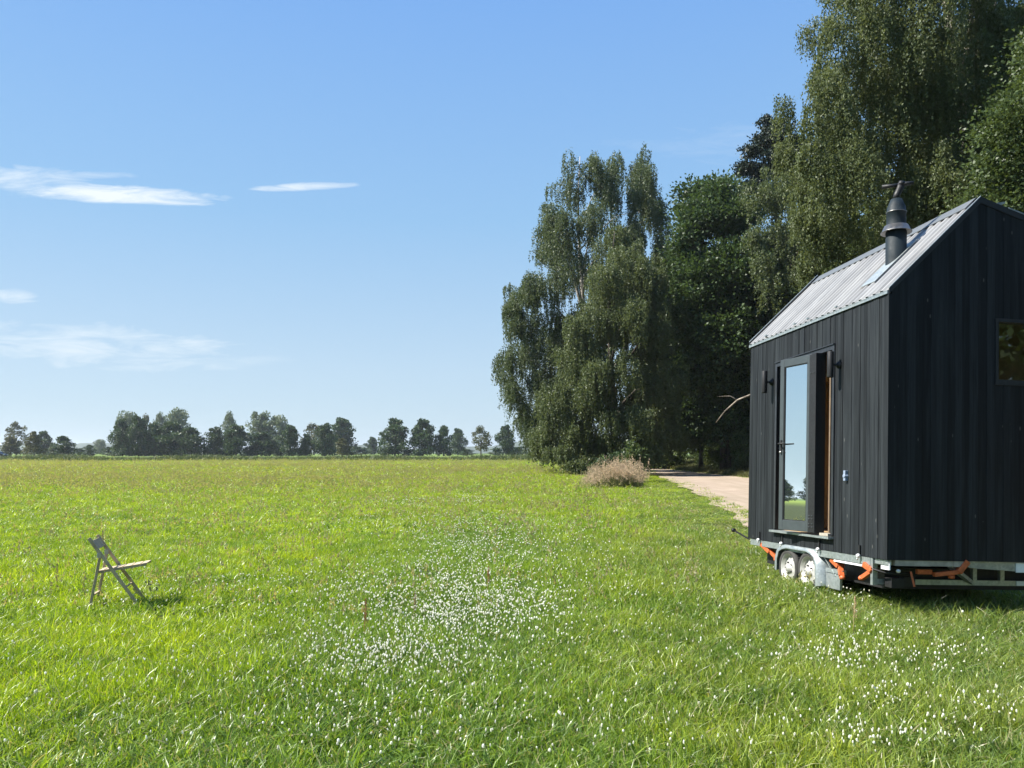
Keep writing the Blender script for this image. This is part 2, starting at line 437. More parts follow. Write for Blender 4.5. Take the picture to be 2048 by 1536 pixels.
def scatter(name, P, scl, itint, cc, lean=0.12, variants=1, seed=0, vidx=None):
    """ONE object whose points carry tuft meshes"""
    r = np.random.default_rng(seed); n = len(P)
    me = bpy.data.meshes.new(name); me.vertices.add(n)
    me.vertices.foreach_set('co', np.asarray(P, np.float32).ravel())
    def put(nm, typ, dat, key):
        a = me.attributes.new(nm, typ, 'POINT'); a.data.foreach_set(key, np.ascontiguousarray(dat).ravel())
    rot = np.stack([r.normal(0, lean, n), r.normal(0, lean, n), r.uniform(0, 6.283, n)], -1).astype(np.float32)
    put('irot', 'FLOAT_VECTOR', rot, 'vector'); put('iscl', 'FLOAT_VECTOR', np.asarray(scl, np.float32), 'vector')
    put('itint', 'FLOAT', np.asarray(itint, np.float32), 'value')
    put('vidx', 'INT', (r.integers(0, variants, n) if vidx is None else vidx).astype(np.int32), 'value')
    me.update()
    o = link(name, me)
    ng = bpy.data.node_groups.new(name, 'GeometryNodeTree')
    ng.interface.new_socket('Geometry', in_out='INPUT', socket_type='NodeSocketGeometry')
    ng.interface.new_socket('Geometry', in_out='OUTPUT', socket_type='NodeSocketGeometry')
    gi = ng.nodes.new('NodeGroupInput'); go = ng.nodes.new('NodeGroupOutput')
    ip = ng.nodes.new('GeometryNodeInstanceOnPoints'); ci = ng.nodes.new('GeometryNodeCollectionInfo')
    ci.inputs['Collection'].default_value = cc; ci.inputs['Separate Children'].default_value = True; ci.inputs['Reset Children'].default_value = True
    def na(nm, typ):
        a = ng.nodes.new('GeometryNodeInputNamedAttribute'); a.data_type = typ; a.inputs[0].default_value = nm; return a.outputs[0]
    e2r = ng.nodes.new('FunctionNodeEulerToRotation')
    L = ng.links.new
    L(gi.outputs[0], ip.inputs['Points']); L(ci.outputs[0], ip.inputs['Instance']); ip.inputs['Pick Instance'].default_value = True
    L(na('vidx', 'INT'), ip.inputs['Instance Index']); L(na('irot', 'FLOAT_VECTOR'), e2r.inputs[0]); L(e2r.outputs[0], ip.inputs['Rotation'])
    L(na('iscl', 'FLOAT_VECTOR'), ip.inputs['Scale']); L(ip.outputs[0], go.inputs[0])
    md = o.modifiers.new('scatter', 'NODES'); md.node_group = ng
    return o

def sample_band(y0, y1, dens, margin=2.5, slope=0.70):
    n = int(dens * (slope * (y1 * y1 - y0 * y0) + 2 * margin * (y1 - y0)))
    out = []
    while sum(map(len, out)) < n:
        y = np.sqrt(rng.uniform(y0 * y0, y1 * y1, n)); x = rng.uniform(-1, 1, n) * (slope * y + margin)
        out.append(np.stack([x, y], -1))
    return np.concatenate(out)[:n]

def off_road(P, m=0.0):
    return ~((P[:, 0] > road_x(ROAD_L, P[:, 1]) + m) & (P[:, 0] < road_x(ROAD_R, P[:, 1]) - m))
def wear_mask(P):
    x, y = P[:, 0], P[:, 1]
    wv = np.clip((x - 3.9) / 1.2, 0, 1) * np.clip((9 - y) / 1.4, 0, 1) * np.clip((y - 5.4) / 1.0, 0, 1)
    return rng.uniform(size=len(P)) > wv * 0.75

tufts = [blade_tuft('tuft_%d' % i, 34, 0.13, 0.03, 0.105 + 0.012 * i, 0.0105 + 0.001 * (i % 3), 1.25, 100 + i) for i in range(7)]
tufts += [blade_tuft('longtuft_%d' % i, 12, 0.12, 0.14, 0.27, 0.007, 1.6, 140 + i) for i in range(3)]
tufts += [blade_tuft('headtuft_%d' % i, 12, 0.15, 0.15, 0.34, 0.006, 0.5, 160 + i, 0.6, 0.016) for i in range(3)]
CC = tuft_collection('tufts', sorted(tufts, key=lambda m: m.name), M_GRASS)
names = sorted(m.name for m in tufts)
I_T = [i for i, n_ in enumerate(names) if n_.startswith('tuft')]
I_L = [i for i, n_ in enumerate(names) if n_.startswith('long')]
I_H = [i for i, n_ in enumerate(names) if n_.startswith('head')]
Ps, Ss, Ts, Is = [], [], [], []
def lfn(x, y, s, o=0.0):   # cheap smooth noise for patchiness
    return 0.5 + 0.25 * (np.sin(x * s + 1.7 * np.sin(y * s * 0.83 + o)) + np.cos(y * s * 1.21 + 1.3 * np.sin(x * s * 0.71 + 2 * o)))
for y0, y1, dens, sxy, sz, ph in ((2.6, 8, 210, 1.0, 1.0, 0.0), (8, 16, 120, 1.15, 1.05, 0.008), (16, 32, 42, 1.7, 1.1, 0.03), (32, 70, 11, 2.8, 1.25, 0.08), (70, 165, 2.6, 5.0, 1.6, 0.10)):
    P = sample_band(y0, y1, dens)
    P = P[off_road(P, 0.12 if y1 < 20 else 0.0) & wear_mask(P) | (off_road(P, 0.65) & (rng.uniform(size=len(P)) < 0.25))]
    n = len(P); x, y = P[:, 0], P[:, 1]
    patch = lfn(x, y, 0.9) * 0.5 + lfn(x, y, 2.7, 1.0) * 0.5
    ty = rng.integers(0, len(I_T), n); vi = np.array(I_T)[ty]
    right = np.clip((x - 0.5) / 3, 0, 1) * np.clip((22 - y) / 6, 0, 1); right = right + 2.2 * np.exp(-((y - 8.1 + 0.45 * (x - 4.5)) / 0.5) ** 2) * (x > 3.2) * (x < 7)
    pl = rng.uniform(size=n) < (0.03 + 0.22 * right * lfn(x, y, 1.9, 2.0))
    vi[pl] = np.array(I_L)[rng.integers(0, len(I_L), pl.sum())]
    hh = rng.uniform(size=n) < ph * (0.3 + 1.4 * lfn(x, y, 0.13, 0.5)) * np.clip(1.2 - x / 12, 0.3, 1.4)
    vi[hh] = np.array(I_H)[rng.integers(0, len(I_H), hh.sum())]
    s = rng.uniform(0.75, 1.25, n); zz = sz * (0.65 + 0.75 * patch) * rng.uniform(0.8, 1.2, n)
    # trodden, mown verge along the road and shorter turf near the trailer
    edge = np.clip((road_x(ROAD_L, y) - x) / 2.2, 0.3, 1)
    zz = zz * np.where(x < road_x(ROAD_L, y), edge, 0.8)
    zz = zz * np.where((x > road_x(ROAD_L, y) - 3) & (y > 30), 0.55, 1.0)
    Ps.append(np.stack([x, y, gh(x, y) - 0.005], -1)); Ss.append(np.stack([sxy * s, sxy * s, zz], -1))
    Ts.append(np.clip(0.7 * rng.uniform(size=n) + 0.5 * (patch - 0.3), 0, 1)); Is.append(vi)
grass = scatter('meadow_grass', np.concatenate(Ps), np.concatenate(Ss), np.concatenate(Ts), CC, 0.16, seed=3, vidx=np.concatenate(Is))
tag(grass, 'bright green meadow grass covering the whole field', 'grass', kind='stuff')
print('grass points', sum(map(len, Ps)))

# rough, taller band of herbs along the ditch
M_ROUGH = mat_leaf('rough_grass', (0.05, 0.075, 0.022), (0.12, 0.15, 0.05), trans=0.25)
n = 5200
x = rng.uniform(-150, 40, n); yb = 150 + 0.02 * x + rng.normal(0, 3.0, n)
cc2 = tuft_collection('ditch_tufts', [blade_tuft('ditchtuft_%d' % i, 26, 0.3, 0.2, 0.7, 0.05, 0.8, 300 + i) for i in range(3)], M_ROUGH)
ss = rng.uniform(0.8, 1.8, n) * (0.5 + 0.9 * lfn(x, yb, 0.21))
db = scatter('ditch_herbs', np.stack([x, yb, gh(x, yb)], -1), np.stack([ss * 1.6, ss * 1.6, ss * 0.85], -1), rng.uniform(size=n), cc2, 0.15, 3, 9)
tag(db, 'dark rough strip of tall herbs along the ditch across the far meadow', 'tall grass', kind='stuff')

# white clover and daisies
def flower_mesh(name, seed, stem_h, r0):
    mb = MB(); r = random.Random(seed)
    lx, ly = r.uniform(-0.02, 0.02), r.uniform(-0.02, 0.02)
    prof = [(0.001, -r0 * 0.7), (r0 * 0.8, -r0 * 0.45), (r0, 0.0), (r0 * 0.75, r0 * 0.55), (0.001, r0 * 0.8)]
    mb.lathe(prof, (lx, ly, stem_h), 'z', 7, 1.0)
    mb.tube([(0, 0, 0), (lx * 0.4, ly * 0.4, stem_h * 0.5), (lx, ly, stem_h - r0 * 0.6)], 0.0012, 3, 0.0, False)
    for k in range(3):
        a = 2.1 * k + r.uniform(0, 1); b = len(mb.v); l = 0.022; zz = stem_h * 0.35
        p = Vector((math.cos(a), math.sin(a), 0.25)); q = Vector((-p.y, p.x, 0))
        mb.add([(0, 0, zz), tuple(p * l + q * l * 0.6 + Vector((0, 0, zz))), tuple(p * l * 1.6 + Vector((0, 0, zz))), tuple(p * l - q * l * 0.6 + Vector((0, 0, zz)))], [(0, 1, 2, 3)], 0.0)
    me = bpy.data.meshes.new(name); me.from_pydata(mb.v, [], mb.f)
    a = me.attributes.new('tint', 'FLOAT', 'FACE'); a.data.foreach_set('value', mb.t); me.update()
    return me
t = NT('clover_flower'); ft = t.attr('tint')
fc = t.mix(t.attr('itint', 'INSTANCER'), (0.72, 0.70, 0.54), (0.92, 0.92, 0.84))
c = t.mix(ft, (0.07, 0.14, 0.025), fc)
pb = t.pbr(c, 0.8, 0, None, 0.1); tr = t.n('ShaderNodeBsdfTranslucent'); t.l(c, tr.inputs[0])
mx = t.n('ShaderNodeMixShader'); mx.inputs[0].default_value = 0.35; t.l(pb, mx.inputs[1]); t.l(tr.outputs[0], mx.inputs[2])
M_FLOWER = t.done(mx.outputs[0])
ccf = tuft_collection('clovers', [flower_mesh('clover_%d' % i, i, h, r0) for i, (h, r0) in enumerate(((0.13, 0.013), (0.16, 0.015), (0.19, 0.012), (0.11, 0.016)))], M_FLOWER)
def ground_px(px, py):
    d = CAM_H * F / (py - HOR); return (px - 1024) / F * d, d
FP = []
patches = [(860, 1190, 150, 50, 240), (780, 1340, 150, 40, 170), (1000, 1210, 130, 50, 100), (800, 1190, 120, 40, 260), (900, 1210, 160, 50, 300), (1000, 1250, 120, 40, 160), (700, 1195, 60, 25, 50), (930, 1180, 80, 30, 130), (920, 1240, 150, 40, 320), (860, 1260, 100, 26, 240), (800, 1330, 130, 32, 200), (740, 1350, 110, 30, 110),
           (880, 1320, 120, 45, 110), (1020, 1200, 110, 40, 140), (1100, 1290, 110, 60, 80), (920, 1110, 130, 34, 380), (830, 1012, 90, 10, 260), (950, 1003, 70, 8, 220), (880, 1050, 150, 18, 380), (1000, 1075, 120, 24, 260),
           (1020, 1130, 160, 50, 260), (670, 1400, 160, 60, 90), (960, 1420, 160, 60, 60), (1680, 1330, 90, 26, 80), (1740, 1290, 90, 26, 60), (1790, 1350, 120, 30, 70), (1720, 1355, 150, 20, 30), (1900, 1330, 60, 20, 30),
           (1780, 1425, 45, 12, 36), (1680, 1490, 60, 22, 30), (1770, 1515, 80, 18, 34), (1880, 1500, 60, 22, 20), (1450, 1330, 100, 50, 30), (1360, 1500, 60, 30, 14), (780, 1490, 200, 50, 40),
           (640, 1300, 80, 50, 60), (480, 1180, 120, 30, 60), (330, 1190, 120, 30, 50), (600, 1250, 90, 50, 50), (300, 1330, 250, 90, 60), (1250, 1200, 200, 60, 70), (1150, 1130, 160, 30, 60), (1690, 1210, 60, 16, 26), (1620, 1170, 150, 30, 0), (1990, 1440, 60, 20, 24)]
for px, py, rx, ry, k in patches:
    for _ in range(k):
        a = rng.normal(0, 0.7, 2)
        qx, qy = px + a[0] * rx, py + a[1] * ry
        if qy < 985: continue
        FP.append(ground_px(qx, qy))
for _ in range(650):       # a few everywhere
    FP.append(ground_px(rng.uniform(-100, 2100), 1536 - 520 * rng.uniform() ** 1.3))
FP = np.array(FP); FP = FP[off_road(FP, -0.6) & (FP[:, 1] > 2.9)]
n = len(FP); s = rng.uniform(0.4, 0.95, n) * np.interp(FP[:, 1], [4, 6.5, 9, 30], [0.55, 0.62, 0.82, 1.5])
fl = scatter('white_clover', np.stack([FP[:, 0], FP[:, 1], gh(FP[:, 0], FP[:, 1])], -1), np.stack([s, s, rng.uniform(0.7, 1.15, n)], -1), rng.uniform(size=n), ccf, 0.12, 4, 21)
tag(fl, 'small white clover flowers scattered in patches over the grass', 'clover', kind='stuff')

# single reddish sorrel stalks that stand out of the meadow
M_SORREL = mat_plain('sorrel_seed', (0.42, 0.17, 0.09), 0.8, var=0.4, scale=60)
M_SORREL_PALE = mat_plain('sorrel_seed_pale', (0.40, 0.28, 0.15), 0.8, var=0.4, scale=60)
def sorrel(px, py, h, label, mat, seed):
    x, y = ground_px(px, py); r = random.Random(seed)
    root = empty('sorrel_stalk', (x, y, float(gh(x, y))))
    tag(root, label, 'wild sorrel', 'reddish sorrel stalks in the meadow')
    m = MB(); m.tube([(0, 0, 0), (0.01, 0.005, h * 0.5), (0.025, 0, h)], [0.003, 0.0025, 0.0015], 5)
    for k in range(4):
        z = h * r.uniform(0.55, 0.8); a = r.uniform(0, 6.28)
        m.tube([(0.012, 0.003, z), (0.012 + 0.035 * math.cos(a), 0.035 * math.sin(a), z + h * 0.16)], [0.0018, 0.001], 4)
    m.build('stem', mat, root)
    s_ = MB()
    for k in range(120):
        z = h * (0.52 + 0.5 * r.random()); a = r.uniform(0, 6.28); d = (0.004 + 0.022 * (1.05 - z / h) * 1.9) * r.uniform(0.2, 1)
        c = Vector((0.02 + d * math.cos(a), d * math.sin(a), z)); q = 0.0042 * r.uniform(0.7, 1.4)
        s_.add([c + Vector((q, 0, 0)), c + Vector((-q * .5, q, 0)), c + Vector((-q * .5, -q, 0)), c + Vector((0, 0, q)), c + Vector((0, 0, -q))], [(0, 1, 3), (1, 2, 3), (2, 0, 3), (1, 0, 4), (2, 1, 4), (0, 2, 4)], 0.5)
    s_.build('seed_head', mat, root)
sorrel(727, 1290, 0.42, 'red sorrel stalk at the left edge of the big white clover patch', M_SORREL, 1)
sorrel(974, 1196, 0.38, 'red sorrel stalk at the far right edge of the big white clover patch', M_SORREL, 2)
sorrel(1706, 1285, 0.42, 'pale brown sorrel stalk in the grass in front of the trailer wheels', M_SORREL_PALE, 3)
sorrel(203, 1112, 0.40, 'pale brown sorrel stalk just behind the backrest of the folding chair', M_SORREL_PALE, 4)
sorrel(826, 1250, 0.36, 'pale brown sorrel stalk in the middle of the big white clover patch', M_SORREL_PALE, 5)
sorrel(111, 1186, 0.36, 'pale sorrel stalk standing left of the folding chair', M_SORREL_PALE, 6)

# ---------------------------------------------------------------- trees
def leaves_to_mesh(name, C, D, size, tint, seed=0, flat=0.55):
    """diamond leaves at centres C, roughly along directions D"""
    r = np.random.default_rng(seed); n = len(C)
    D = D / (np.linalg.norm(D, axis=1, keepdims=True) + 1e-9)
    R = r.normal(size=(n, 3)); S = np.cross(D, R); S /= (np.linalg.norm(S, axis=1, keepdims=True) + 1e-9)
    size = np.asarray(size).reshape(-1, 1) * np.ones((n, 1))
    L = D * size; Wd = S * size * flat * 0.5
    N = np.cross(D, S) * size * 0.10
    V = np.stack([C - L * 0.5, C + Wd + N, C + L * 0.5, C - Wd + N], 1).reshape(-1, 3)
    Qd = np.arange(n * 4).reshape(n, 4)
    return np_mesh(name, V, Qd, tint)

def lobes_from_px(lst, d, depth, seed, back=0.5):
    """foliage masses (px, py, rx, ry): a rounded crown, the middle masses bulging towards and away from the viewer"""
    r = np.random.default_rng(seed); out = []
    A = np.array([l[:4] for l in lst], float); mx_, my_ = A[:, 0].mean(), A[:, 1].mean()
    hx = np.abs(A[:, 0] - mx_).max() * 1.05 + 1; hy = np.abs(A[:, 1] - my_).max() * 1.05 + 1
    for cx, cy_, rx, ry in A:
        q = math.sqrt(max(0.0, 1 - ((cx - mx_) / hx) ** 2 - 0.5 * ((cy_ - my_) / hy) ** 2))
        for sgn in (-1, 1):
            if sgn == 1 and r.uniform() > back + 0.3: continue
            dd = d + sgn * depth * q * r.uniform(0.35, 1.0)
            c = at(cx, cy_, dd); k = 1.0 if sgn < 0 else 1.1
            if sgn > 0: c = c + np.array([r.normal(0, 0.5), 0, r.normal(0, 0.4)])
            out.append((c, rx / F * dd * k, ry / F * dd * k))
    return out

def crown_weeping(name, lobes, origin, mat, parent, nleaf, leaf, seed, strand=(0.8, 2.2), spread=0.10, outer=0.55):
    """hanging twigs: anchors on the upper shell of every mass, each with a drooping string of leaves"""
    r = np.random.default_rng(seed)
    fine = []                      # every mass carries smaller, uneven bunches on its surface
    for (c, rx, rz) in lobes:
        fine.append((c, rx * 0.8, rz * 0.85))
        for k in range(4):
            u = r.normal(size=3); u /= np.linalg.norm(u); q = r.uniform(0.22, 0.5)
            fine.append((c + u * np.array([rx, rx, rz]) * r.uniform(0.55, 0.95), rx * q, rz * q * 1.2))
    lobes = fine
    vol = np.array([l[1] * l[2] for l in lobes]); vol = vol / vol.sum()
    Cs, Ds, Ts = [], [], []
    for (c, rx, rz), v in zip(lobes, vol):
        n = int(nleaf * v); per = 34
        ns = max(6, n // per)
        u = r.normal(size=(ns, 3)); u[:, 2] = np.abs(u[:, 2]) * 1.0 - 0.35; u /= np.linalg.norm(u, axis=1, keepdims=True)
        rad = r.uniform(outer, 1.0, (ns, 1))
        spike = 1 + 0.35 * (r.uniform(size=(ns, 1)) < 0.06) * r.uniform(0.3, 1, (ns, 1))
        a = c + u * rad * spike * np.array([rx, rx, rz]) * 0.95
        # smaller bunches inside the mass
        nb = max(3, ns // 22); bc = a[r.integers(0, ns, nb)]; a = a + (bc[r.integers(0, nb, ns)] - a) * r.uniform(0.1, 0.62, (ns, 1)) * np.array([1, 1, 0.45])
        ln = np.minimum(r.uniform(*strand, ns), rz * r.uniform(0.5, 1.5, ns) + 0.3)
        lobe_t = r.uniform(0.0, 0.3); st = r.uniform(0, 0.45, ns)
        tt = r.uniform(0, 1, (ns, per)); out = u * np.array([1, 1, 0.0])
        P = a[:, None, :] + out[:, None, :] * (0.5 * np.minimum(tt, 0.35) * ln[:, None])[:, :, None]
        P = P + r.normal(0, spread * 0.62, (ns, per, 3)) * np.array([1, 1, 1.2]) * (1.25 - 0.75 * tt)[:, :, None]
        P[:, :, 2] += 0.12 * np.sin(np.minimum(tt * 6, 3.14)) * ln[:, None] - tt ** 1.3 * ln[:, None]
        D = np.zeros_like(P); D[:, :, 2] = -1.0; D += r.normal(0, 0.6, D.shape)
        Cs.append(P.reshape(-1, 3)); Ds.append(D.reshape(-1, 3))
        Ts.append((lobe_t + st[:, None] + r.uniform(0, 0.4, (ns, per))).reshape(-1))
    C = np.concatenate(Cs); D = np.concatenate(Ds); T = np.clip(np.concatenate(Ts), 0, 1)
    gz = gh(C[:, 0], C[:, 1]) + 0.08
    keep = C[:, 2] > gz; C, D, T = C[keep], D[keep], T[keep]
    me = leaves_to_mesh(name, C - np.array(origin), D, r.uniform(0.7, 1.3, len(C)) * leaf, T, seed)
    return link('crown', me, mat, parent)

def crown_bushy(name, lobes, origin, mat, parent, nleaf, leaf, seed, clump=0.45, shell=0.55, up=0.35):
    """dense broadleaf: clumps of leaves gathered on the shell of each lobe"""
    r = np.random.default_rng(seed)
    vol = np.array([l[1] * l[2] for l in lobes]); vol = vol / vol.sum()
    Cs, Ds, Ts = [], [], []
    for (c, rx, rz), v in zip(lobes, vol):
        n = int(nleaf * v); per = 40; ns = max(5, n // per)
        u = r.normal(size=(ns, 3)); u /= np.linalg.norm(u, axis=1, keepdims=True)
        rad = r.uniform(shell, 1.0, (ns, 1)) * (1 + 0.13 * r.normal(size=(ns, 1)))
        a = c + u * rad * np.array([rx, rx, rz])
        cs = clump * r.uniform(0.5, 1.3, (ns, 1, 1))
        off = r.normal(0, 1, (ns, per, 3)) * cs * np.array([1, 1, 0.55])
        P = a[:, None, :] + off
        D = off * 0.8 + u[:, None, :] * 0.5 + r.normal(0, 0.5, P.shape); D[:, :, 2] += up * 0.2
        tb = r.uniform(0, 0.55, ns)
        Cs.append(P.reshape(-1, 3)); Ds.append(D.reshape(-1, 3))
        Ts.append((tb[:, None] + r.uniform(0, 0.45, (ns, per))).reshape(-1))
    C = np.concatenate(Cs); D = np.concatenate(Ds); T = np.clip(np.concatenate(Ts), 0, 1)
    keep = C[:, 2] > gh(C[:, 0], C[:, 1]) + 0.05; C, D, T = C[keep], D[keep], T[keep]
    me = leaves_to_mesh(name, C - np.array(origin), D, r.uniform(0.7, 1.3, len(C)) * leaf, T, seed, 0.7)
    return link('crown', me, mat, parent)

def trunk_mesh(base, lobes, origin, r0, seed, top=None, nlimb=9, sway=0.5, mat=None, parent=None, fork=0.25, name='trunk'):
    """tapered trunk with limbs that reach into the foliage masses"""
    r = random.Random(seed); mb = MB(); o = Vector(origin)
    cz = max(l[0][2] + l[2] * 0.5 for l in lobes); top = cz if top is None else top
    cx = sum(l[0][0] for l in lobes) / len(lobes); cyy = sum(l[0][1] for l in lobes) / len(lobes)
    B = Vector(base); pts, rad = [], []
    N = 9
    for i in range(N + 1):
        u = i / N
        p = Vector((B.x + (cx - B.x) * u * 0.7 + sway * math.sin(u * 5 + seed) * u, B.y + (cyy - B.y) * u * 0.7 + sway * math.cos(u * 4 + seed) * u, B.z - 0.1 + (top - B.z) * u))
        pts.append(p - o); rad.append(max(0.03, r0 * (1 - u) ** 0.85 * (1.25 if i == 0 else 1)))
    mb.tube(pts, rad, 12)
    for l in sorted(lobes, key=lambda q: -q[1] * q[2])[:nlimb]:
        c = Vector(l[0]) - o
        u = min(0.9, max(fork, (c.z - pts[0].z) / (top - B.z) - r.uniform(0.12, 0.3)))
        f = u * N; i = min(N - 1, int(f)); st = pts[i].lerp(pts[i + 1], f - i); rr = rad[i] * 0.5
        mid = st.lerp(c, 0.5) + Vector((r.uniform(-.3, .3), r.uniform(-.3, .3), (c - st).length * 0.16))
        q = [st, st.lerp(mid, 0.5) + Vector((0, 0, 0.1)), mid, c]
        mb.tube(q, [rr, rr * 0.75, rr * 0.5, rr * 0.15], 7)
        for k in range(4):
            e = c + Vector((r.uniform(-1, 1) * l[1], r.uniform(-1, 1) * l[1], r.uniform(-0.6, 0.9) * l[2])) * 0.8
            s0 = mid.lerp(c, r.uniform(0.1, 0.8))
            mb.tube([s0, s0.lerp(e, 0.55) + Vector((0, 0, 0.15)), e], [rr * 0.3, rr * 0.18, rr * 0.06], 5)
    return mb.build(name, mat, parent)

M_BIRCH = mat_birch_bark()
M_BARK = mat_bark('dark_bark', (0.035, 0.028, 0.022), (0.10, 0.085, 0.065))
M_LF_WEEP = mat_leaf('weeping_leaf', (0.036, 0.058, 0.030), (0.115, 0.150, 0.072), trans=0.34)
M_LF_OLIVE = mat_leaf('olive_willow_leaf', (0.040, 0.060, 0.023), (0.130, 0.162, 0.066), trans=0.34)
M_LF_DARK = mat_leaf('dark_broadleaf', (0.016, 0.034, 0.013), (0.070, 0.115, 0.036), trans=0.28)
M_LF_PINE = mat_leaf('pine_needle', (0.012, 0.022, 0.016), (0.036, 0.055, 0.032), trans=0.05)
M_LF_NEAR = mat_leaf('birch_leaf', (0.038, 0.060, 0.024), (0.150, 0.180, 0.078), trans=0.34, rough=0.5, pscale=0.5, spec=0.25)
M_LF_ASH = mat_leaf('bright_broadleaf', (0.026, 0.046, 0.016), (0.095, 0.135, 0.045), trans=0.32, rough=0.45, pscale=0.8, spec=0.3)
M_LF_BUSH = mat_leaf('bush_leaf', (0.028, 0.045, 0.014), (0.10, 0.14, 0.035), trans=0.28)

def tree(name, label, cat, base_xy, lobes, style, leafmat, barkmat, nleaf, leaf, r0, seed, group=None, **kw):
    x, y = base_xy; z = float(gh(x, y)); o = (x, y, z)
    root = empty(name, o); tag(root, label, cat, group)
    tk = {k: kw.pop(k) for k in ('top', 'nlimb', 'sway', 'fork') if k in kw}
    (crown_weeping if style == 'w' else crown_bushy)(name, lobes, o, leafmat, root, nleaf, leaf, seed, **kw)
    trunk_mesh(o, lobes, o, r0, seed, mat=barkmat, parent=root, **tk)
    return root

# tall weeping birch at the left end of the wood
L1 = [(1180, 335, 34, 34), (1140, 372, 42, 48), (1210, 372, 36, 62), (1288, 345, 28, 44), (1308, 410, 26, 70), (1268, 400, 24, 60), (1105, 432, 26, 40), (1125, 470, 50, 48), (1185, 450, 46, 60), (1100, 500, 34, 26),
      (1265, 480, 34, 60), (1318, 520, 24, 70), (1145, 540, 66, 40), (1068, 565, 42, 34), (1040, 590, 34, 24), (1095, 600, 60, 48), (1018, 615, 24, 20), (1050, 650, 42, 36), (1110, 680, 60, 60), (1022, 715, 20, 34),
      (1065, 730, 46, 56), (1110, 790, 50, 60), (1040, 800, 32, 46), (1018, 760, 16, 50), (1060, 860, 28, 44), (1330, 600, 22, 70), (1240, 620, 60, 70), (1320, 700, 36, 80), (1180, 700, 60, 90), (1290, 560, 30, 50), (1240, 560, 40, 30)]
lob = lobes_from_px(L1, 72, 4.5, 1)
tree('weeping_birch', 'tall grey green weeping birch with two tops, leftmost of the wood', 'tree', (7.0, 73), lob, 'w', M_LF_WEEP, M_BIRCH, 300000, 0.16, 0.38, 1, strand=(1.0, 3.2), spread=0.13, nlimb=20, sway=0.6)
# olive willow in front
L2 = [(1245, 512, 46, 36), (1205, 560, 50, 46), (1285, 560, 48, 60), (1180, 640, 44, 56), (1255, 640, 66, 66), (1320, 660, 36, 76), (1150, 715, 52, 52), (1230, 740, 76, 70), (1330, 770, 42, 80), (1180, 790, 60, 60),
      (1110, 810, 46, 52), (1260, 840, 76, 56), (1160, 865, 66, 50), (1335, 860, 34, 44), (1095, 870, 34, 44), (1220, 890, 70, 36), (1075, 885, 22, 34), (1300, 900, 50, 22), (1130, 905, 40, 24)]
lob = lobes_from_px(L2, 62, 4.0, 2)
tree('willow_tree', 'broad olive brown weeping tree hanging to the ground before the tall birch', 'tree', (8.2, 63), lob, 'w', M_LF_OLIVE, M_BARK, 270000, 0.15, 0.35, 2, strand=(0.8, 2.4), spread=0.13, nlimb=16)
# dark broadleaf trees beyond the track
L3 = [(1440, 385, 34, 28), (1400, 440, 44, 40), (1470, 430, 50, 44), (1372, 470, 24, 40), (1376, 415, 12, 22), (1365, 520, 24, 36), (1400, 560, 52, 60), (1470, 540, 60, 70), (1380, 640, 40, 60), (1450, 660, 66, 66),
      (1530, 640, 50, 70), (1400, 740, 54, 60), (1480, 760, 60, 60), (1545, 760, 50, 60), (1375, 820, 34, 40), (1440, 850, 60, 34), (1510, 850, 40, 40), (1545, 520, 40, 60)]
lob = lobes_from_px(L3, 64, 4.0, 3)
tree('dark_broadleaf_tree', 'dense dark green broadleaf tree beyond the sandy track, right of the olive willow', 'tree', (17.6, 65), lob, 'b', M_LF_DARK, M_BARK, 130000, 0.26, 0.4, 3, clump=0.5, nlimb=14)
L3b = [(1540, 370, 40, 30), (1510, 400, 40, 40), (1570, 420, 40, 50), (1530, 470, 50, 50), (1590, 500, 50, 60), (1550, 560, 50, 60), (1620, 560, 60, 80), (1590, 650, 60, 80), (1600, 780, 60, 90), (1650, 400, 60, 80)]
lob = lobes_from_px(L3b, 58, 3.0, 4)
tree('olive_broadleaf_tree', 'olive green tree between the dark broadleaf tree and the near birch', 'tree', (21.4, 59), lob, 'w', M_LF_OLIVE, M_BARK, 75000, 0.16, 0.3, 4, strand=(0.5, 1.5), spread=0.16, nlimb=9)
L4 = [(1560, 256, 24, 14), (1540, 280, 34, 14), (1590, 290, 30, 18), (1505, 302, 24, 13), (1560, 318, 40, 16), (1495, 335, 18, 12), (1530, 345, 34, 14), (1590, 340, 30, 20), (1500, 372, 20, 12), (1560, 385, 40, 20), (1530, 240, 12, 8)]
lob = lobes_from_px(L4, 76, 1.6, 5)
tree('pine_tree', 'dark pine top rising above the broadleaf trees', 'tree', (25.8, 76.5), lob, 'b', M_LF_PINE, M_BARK, 42000, 0.22, 0.35, 5, clump=0.32, shell=0.3, nlimb=11, fork=0.6)
# small tree with dark crown on the verge beyond the track
L5 = [(1395, 845, 34, 26), (1365, 860, 22, 20), (1425, 850, 26, 24), (1400, 815, 26, 20), (1400, 875, 24, 16)]
lob = lobes_from_px(L5, 73, 1.5, 6)
tree('small_verge_tree', 'small dark tree with a visible forked trunk on the bank beside the track', 'tree', (17.5, 73), lob, 'b', M_LF_DARK, M_BARK, 14000, 0.26, 0.22, 6, clump=0.35, nlimb=7, fork=0.2)

